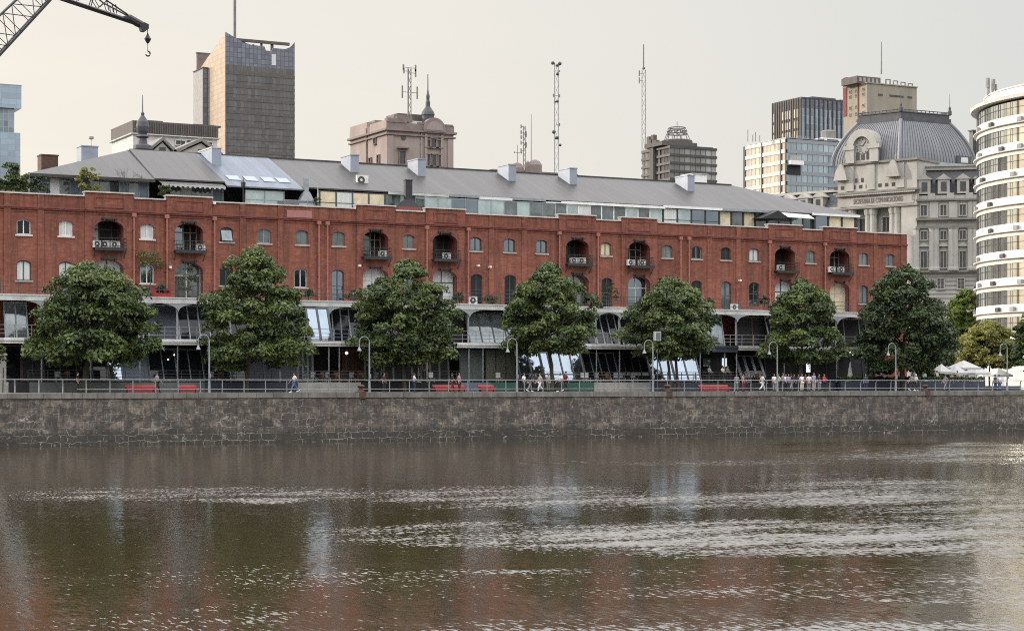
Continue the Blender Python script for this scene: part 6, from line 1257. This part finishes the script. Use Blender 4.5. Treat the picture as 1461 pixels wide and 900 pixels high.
for k, p in enumerate(tops):
    zt_, zb_ = z(p), z(p + 19.5)
    mb = MB(); drum(mb, Rr - .25, zb_, zt_); g = mb.build('window_band', 'pane_tower', t)
    mb = MB()
    for j in range(96): th = 2 * math.pi * j / 96; a_, b_ = (cx + (Rr - .25) * math.cos(th), cy + (Rr - .25) * math.sin(th)), (cx + (Rr - .1) * math.cos(th), cy + (Rr - .1) * math.sin(th)); mb.tube([(*b_, zb_), (*b_, zt_)], .035 if j % 3 else .07, 4)
    drum(mb, Rr - .22, (zb_ + zt_) / 2 - .05 + .15, (zb_ + zt_) / 2 + .2); mb.build('mullions', 'frame_dark', g)
    zn = z(tops[k + 1]) if k < 8 else QZ
    mb = MB(); drum(mb, Rr, z(p + 29.5), zb_); drum(mb, Rr - .05, zn, z(p + 31.2)); mb.build('parapet_band', 'tower_white', t)
    mb = MB(); drum(mb, Rr + .38, z(p + 31.0), z(p + 29.6), Rr + .42); mb.build('ledge', 'tower_white', t)
    rng = random.Random(k)
    for j in range(7):
        th = A0 + (A1 - A0) * (j + rng.random()) / 9; x, y = cx + (Rr + .25) * math.cos(th), cy + (Rr + .25) * math.sin(th); mb = MB(); zq = z(p + 29.4); c_, s_ = math.cos(th), math.sin(th)
        pq = [(x + c_ * u - s_ * v, y + s_ * u + c_ * v) for u, v in ((-.2, -.4), (.2, -.4), (.2, .4), (-.2, .4))]; mb.plan(pq, zq, zq + .6); mb.build('ledge_unit', 'plaster' if j % 2 else 'frame_dark', t)
x, y = cx - RT[0] * Rr * .93, cy - RT[1] * Rr * .93
mb = MB(); [mb.tube([(x + dx, y, z(137)), (x + dx, y, z(118 + k))], .18, 5) for k, dx in enumerate((-.5, .3, .9))]; mb.box(x - .8, x - .4, y - .2, y + .2, z(126), z(112)); mb.box(x + .2, x + .6, y - .2, y + .2, z(128), z(113)); mb.build('antenna_panels', 'mast_grey', t)
mb = MB(); x, y = cx - RT[0] * Rr * .75, cy - RT[1] * Rr * .75; mb.tube([(x, y, z(136)), (x, y, z(124)), (x + RT[0] * 6, y + RT[1] * 6, z(125))], .1, 5); mb.build('roof_arm', 'frame_dark', t)
# ------------------------------------------------------------------ water
def water_mat():
    m, nt, b = nodes_of('dock_water')
    tc = N(nt, 'ShaderNodeTexCoord')
    b.inputs['Base Color'].default_value = (.033, .0225, .0095, 1); b.inputs['Roughness'].default_value = .085; b.inputs['IOR'].default_value = 1.38; b.inputs['Specular IOR Level'].default_value = .75
    def wave(scale, stretch, detail=3, rough=.55, rot=0):
        mp = N(nt, 'ShaderNodeMapping'); mp.inputs['Scale'].default_value = stretch; mp.inputs['Rotation'].default_value = (0, 0, rot)
        L(nt, tc.outputs['Object'], mp.inputs['Vector'])
        n = N(nt, 'ShaderNodeTexNoise', Scale=scale, Detail=detail, Roughness=rough); L(nt, mp.outputs[0], n.inputs['Vector']); return n.outputs['Fac']
    # wind-ruffled patches: soft long ellipses (world x, y, half-length along the view-across direction, half-depth)
    mask = None
    def op(o, a, bb):
        x = nt.nodes.new('ShaderNodeMath'); x.operation = o
        for s, v in ((x.inputs[0], a), (x.inputs[1], bb)):
            if hasattr(v, 'is_output'): L(nt, v, s)
            else: s.default_value = v
        return x.outputs[0]
    warp = N(nt, 'ShaderNodeTexNoise', Scale=.05, Detail=6, Roughness=.65); L(nt, tc.outputs['Object'], warp.inputs['Vector'])
    wv = nt.nodes.new('ShaderNodeVectorMath'); wv.operation = 'MULTIPLY_ADD'; L(nt, warp.outputs['Color'], wv.inputs[0]); wv.inputs[1].default_value = (16, 9, 0); L(nt, tc.outputs['Object'], wv.inputs[2])
    for px0, px1, py0, py1, s in PATCHES:
        pm, ym = (px0 + px1) / 2, (py0 + py1) / 2
        dd = CZ * FP / (ym - HZ); c = PD(pm, dd); c = (c[0] + 8, c[1] + 4.5)
        ax = (px1 - px0) / 2 * dd / FP; ay = abs(CZ * FP / (py0 - HZ) - CZ * FP / (py1 - HZ)) / 2
        mp = N(nt, 'ShaderNodeMapping'); mp.vector_type = 'TEXTURE'; mp.inputs['Location'].default_value = (c[0], c[1], 0); mp.inputs['Rotation'].default_value = (0, 0, -YAW); mp.inputs['Scale'].default_value = (ax, ay, 1)
        L(nt, wv.outputs[0], mp.inputs['Vector'])
        ln = nt.nodes.new('ShaderNodeVectorMath'); ln.operation = 'LENGTH'; L(nt, mp.outputs[0], ln.inputs[0])
        mr = nt.nodes.new('ShaderNodeMapRange'); mr.interpolation_type = 'SMOOTHSTEP'; mr.inputs[1].default_value = 1.15; mr.inputs[2].default_value = .55; mr.inputs[3].default_value = 0; mr.inputs[4].default_value = s
        L(nt, ln.outputs['Value'], mr.inputs[0])
        mask = mr.outputs[0] if mask is None else op('MAXIMUM', mask, mr.outputs[0])
    gust = wave(.16, (.35, 1.6, 1), 6, .7, YAW)
    gm = nt.nodes.new('ShaderNodeMapRange'); gm.inputs[1].default_value = .36; gm.inputs[2].default_value = .62; L(nt, gust, gm.inputs[0])
    mask = op('MULTIPLY', mask, op('ADD', .35, op('MULTIPLY', gm.outputs[0], .65)))
    mask = op('ADD', mask, WBASE)
    # surface slopes: sparse wavelets facing the viewer inside the ruffled patches, a faint swell elsewhere
    n1 = wave(1.0, (8.0, 2.3, 1), 3, .55, YAW); n2 = wave(1.0, (.5, 1.1, 1), 4, .65, YAW); n3 = wave(1.0, (6.0, 2.6, 1), 3, .65, YAW + .5); n4 = wave(1.0, (.9, .5, 1), 3, .55, YAW - .2)
    th = op('SUBTRACT', op('SUBTRACT', TH0, op('MULTIPLY', mask, TH1)), op('MULTIPLY', op('SUBTRACT', n2, .5), .32))
    gl = nt.nodes.new('ShaderNodeMapRange'); gl.interpolation_type = 'SMOOTHSTEP'; L(nt, n1, gl.inputs[0]); L(nt, th, gl.inputs[1]); L(nt, op('ADD', th, .03), gl.inputs[2])
    sv = op('ADD', op('MULTIPLY', gl.outputs[0], op('ADD', .06, op('MULTIPLY', n4, .09))), op('ADD', op('MULTIPLY', op('SUBTRACT', n1, .49), .06), op('MULTIPLY', op('SUBTRACT', n4, .5), .035)))
    sr = op('ADD', op('MULTIPLY', op('SUBTRACT', n3, .5), .22), op('MULTIPLY', op('MULTIPLY', op('SUBTRACT', n3, .5), mask), .25))
    def axis(v, k): return op('ADD', op('MULTIPLY', sv, -FW[k]), op('MULTIPLY', sr, RT[k]))
    cb = nt.nodes.new('ShaderNodeCombineXYZ'); L(nt, axis(0, 0), cb.inputs[0]); L(nt, axis(0, 1), cb.inputs[1]); cb.inputs[2].default_value = 1
    nm = nt.nodes.new('ShaderNodeVectorMath'); nm.operation = 'NORMALIZE'; L(nt, cb.outputs[0], nm.inputs[0]); L(nt, nm.outputs[0], b.inputs['Normal'])
    return m
PATCHES = [(-60, 620, 690, 718, .74), (420, 1200, 688, 730, .8), (900, 1700, 694, 730, .95), (440, 900, 738, 778, .75), (620, 1700, 738, 790, 1.15), (1080, 1700, 655, 800, .85), (620, 1250, 653, 664, .62), (980, 1700, 622, 662, .95),
           (500, 1700, 868, 990, .9), (700, 1700, 838, 860, .7), (600, 1400, 806, 822, .62), (-100, 1700, 806, 860, .4), (0, 620, 850, 990, .5), (225, 420, 710, 720, .95), (1240, 1700, 800, 900, .8)]
WBASE, TH0, TH1 = .0, .71, .33
wm = water_mat()
mb = MB(); mb.add([(-4000, -5000, 0), (5000, -5000, 0), (5000, .3, 0), (-4000, .3, 0)], [(0, 1, 2, 3)]); M['water'] = wm
tag(mb.build('water', 'water'), kind='structure')
# ------------------------------------------------------------------ camera, sky, sun
cd = bpy.data.cameras.new('camera'); cam = bpy.data.objects.new('camera', cd); COL.objects.link(cam)
cam.location = (0, CY, CZ); cam.rotation_euler = (R(90), 0, -YAW)
cd.sensor_width = 36; cd.lens = 36 * FP / 1461; cd.shift_y = 97 / 1461; cd.clip_end = 12000; cd.clip_start = .5
scene.camera = cam
SAZ, SEL = R(-47), R(17)
w = bpy.data.worlds.new('World'); scene.world = w; w.use_nodes = True
nt = w.node_tree; bg = nt.nodes['Background']
sky = N(nt, 'ShaderNodeTexSky'); sky.sky_type = 'NISHITA'; sky.sun_disc = False; sky.sun_elevation = SEL; sky.sun_rotation = SAZ % (2 * math.pi)
sky.air_density = 1.4; sky.dust_density = 3
tc = N(nt, 'ShaderNodeTexCoord'); sx = nt.nodes.new('ShaderNodeSeparateXYZ'); L(nt, tc.outputs['Generated'], sx.inputs[0])
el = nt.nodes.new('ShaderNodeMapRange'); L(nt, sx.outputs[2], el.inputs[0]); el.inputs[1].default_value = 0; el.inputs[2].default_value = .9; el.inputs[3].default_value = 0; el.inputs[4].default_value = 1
dt = nt.nodes.new('ShaderNodeVectorMath'); dt.operation = 'DOT_PRODUCT'; L(nt, tc.outputs['Generated'], dt.inputs[0]); dt.inputs[1].default_value = (math.sin(SAZ), math.cos(SAZ), 0)
dm = nt.nodes.new('ShaderNodeMapRange'); L(nt, dt.outputs['Value'], dm.inputs[0]); dm.inputs[1].default_value = -.1; dm.inputs[2].default_value = .55
# thin high overcast: cream low towards the sun, grey away from it, overhead glow raised out of view to light facades and water
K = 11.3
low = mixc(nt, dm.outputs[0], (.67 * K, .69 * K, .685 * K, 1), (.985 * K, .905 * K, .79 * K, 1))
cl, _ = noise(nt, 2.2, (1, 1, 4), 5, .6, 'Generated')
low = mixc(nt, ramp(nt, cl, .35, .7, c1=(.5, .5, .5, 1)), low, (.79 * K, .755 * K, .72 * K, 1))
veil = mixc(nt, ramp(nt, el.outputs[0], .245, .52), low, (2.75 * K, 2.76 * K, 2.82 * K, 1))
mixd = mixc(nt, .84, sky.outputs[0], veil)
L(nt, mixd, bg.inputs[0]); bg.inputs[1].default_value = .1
sl_ = bpy.data.lights.new('sun', 'SUN'); so = bpy.data.objects.new('sun', sl_); COL.objects.link(so)
sl_.energy = 3.6; sl_.angle = R(.5); sl_.color = (1, .9, .76)
d = Vector((math.sin(SAZ) * math.cos(SEL), math.cos(SAZ) * math.cos(SEL), math.sin(SEL)))
so.rotation_euler = d.to_track_quat('Z', 'Y').to_euler(); so.location = (0, 0, 100)
scene.view_settings.view_transform = 'Standard'; scene.view_settings.look = 'None'; scene.view_settings.gamma = 1; scene.view_settings.exposure = 0.0
scene.render.engine = 'CYCLES'; scene.cycles.max_bounces = 6; scene.cycles.transparent_max_bounces = 8
scene.cycles.use_denoising = False; scene.cycles.filter_width = 1.05; scene.cycles.caustics_reflective = False; scene.cycles.caustics_refractive = False
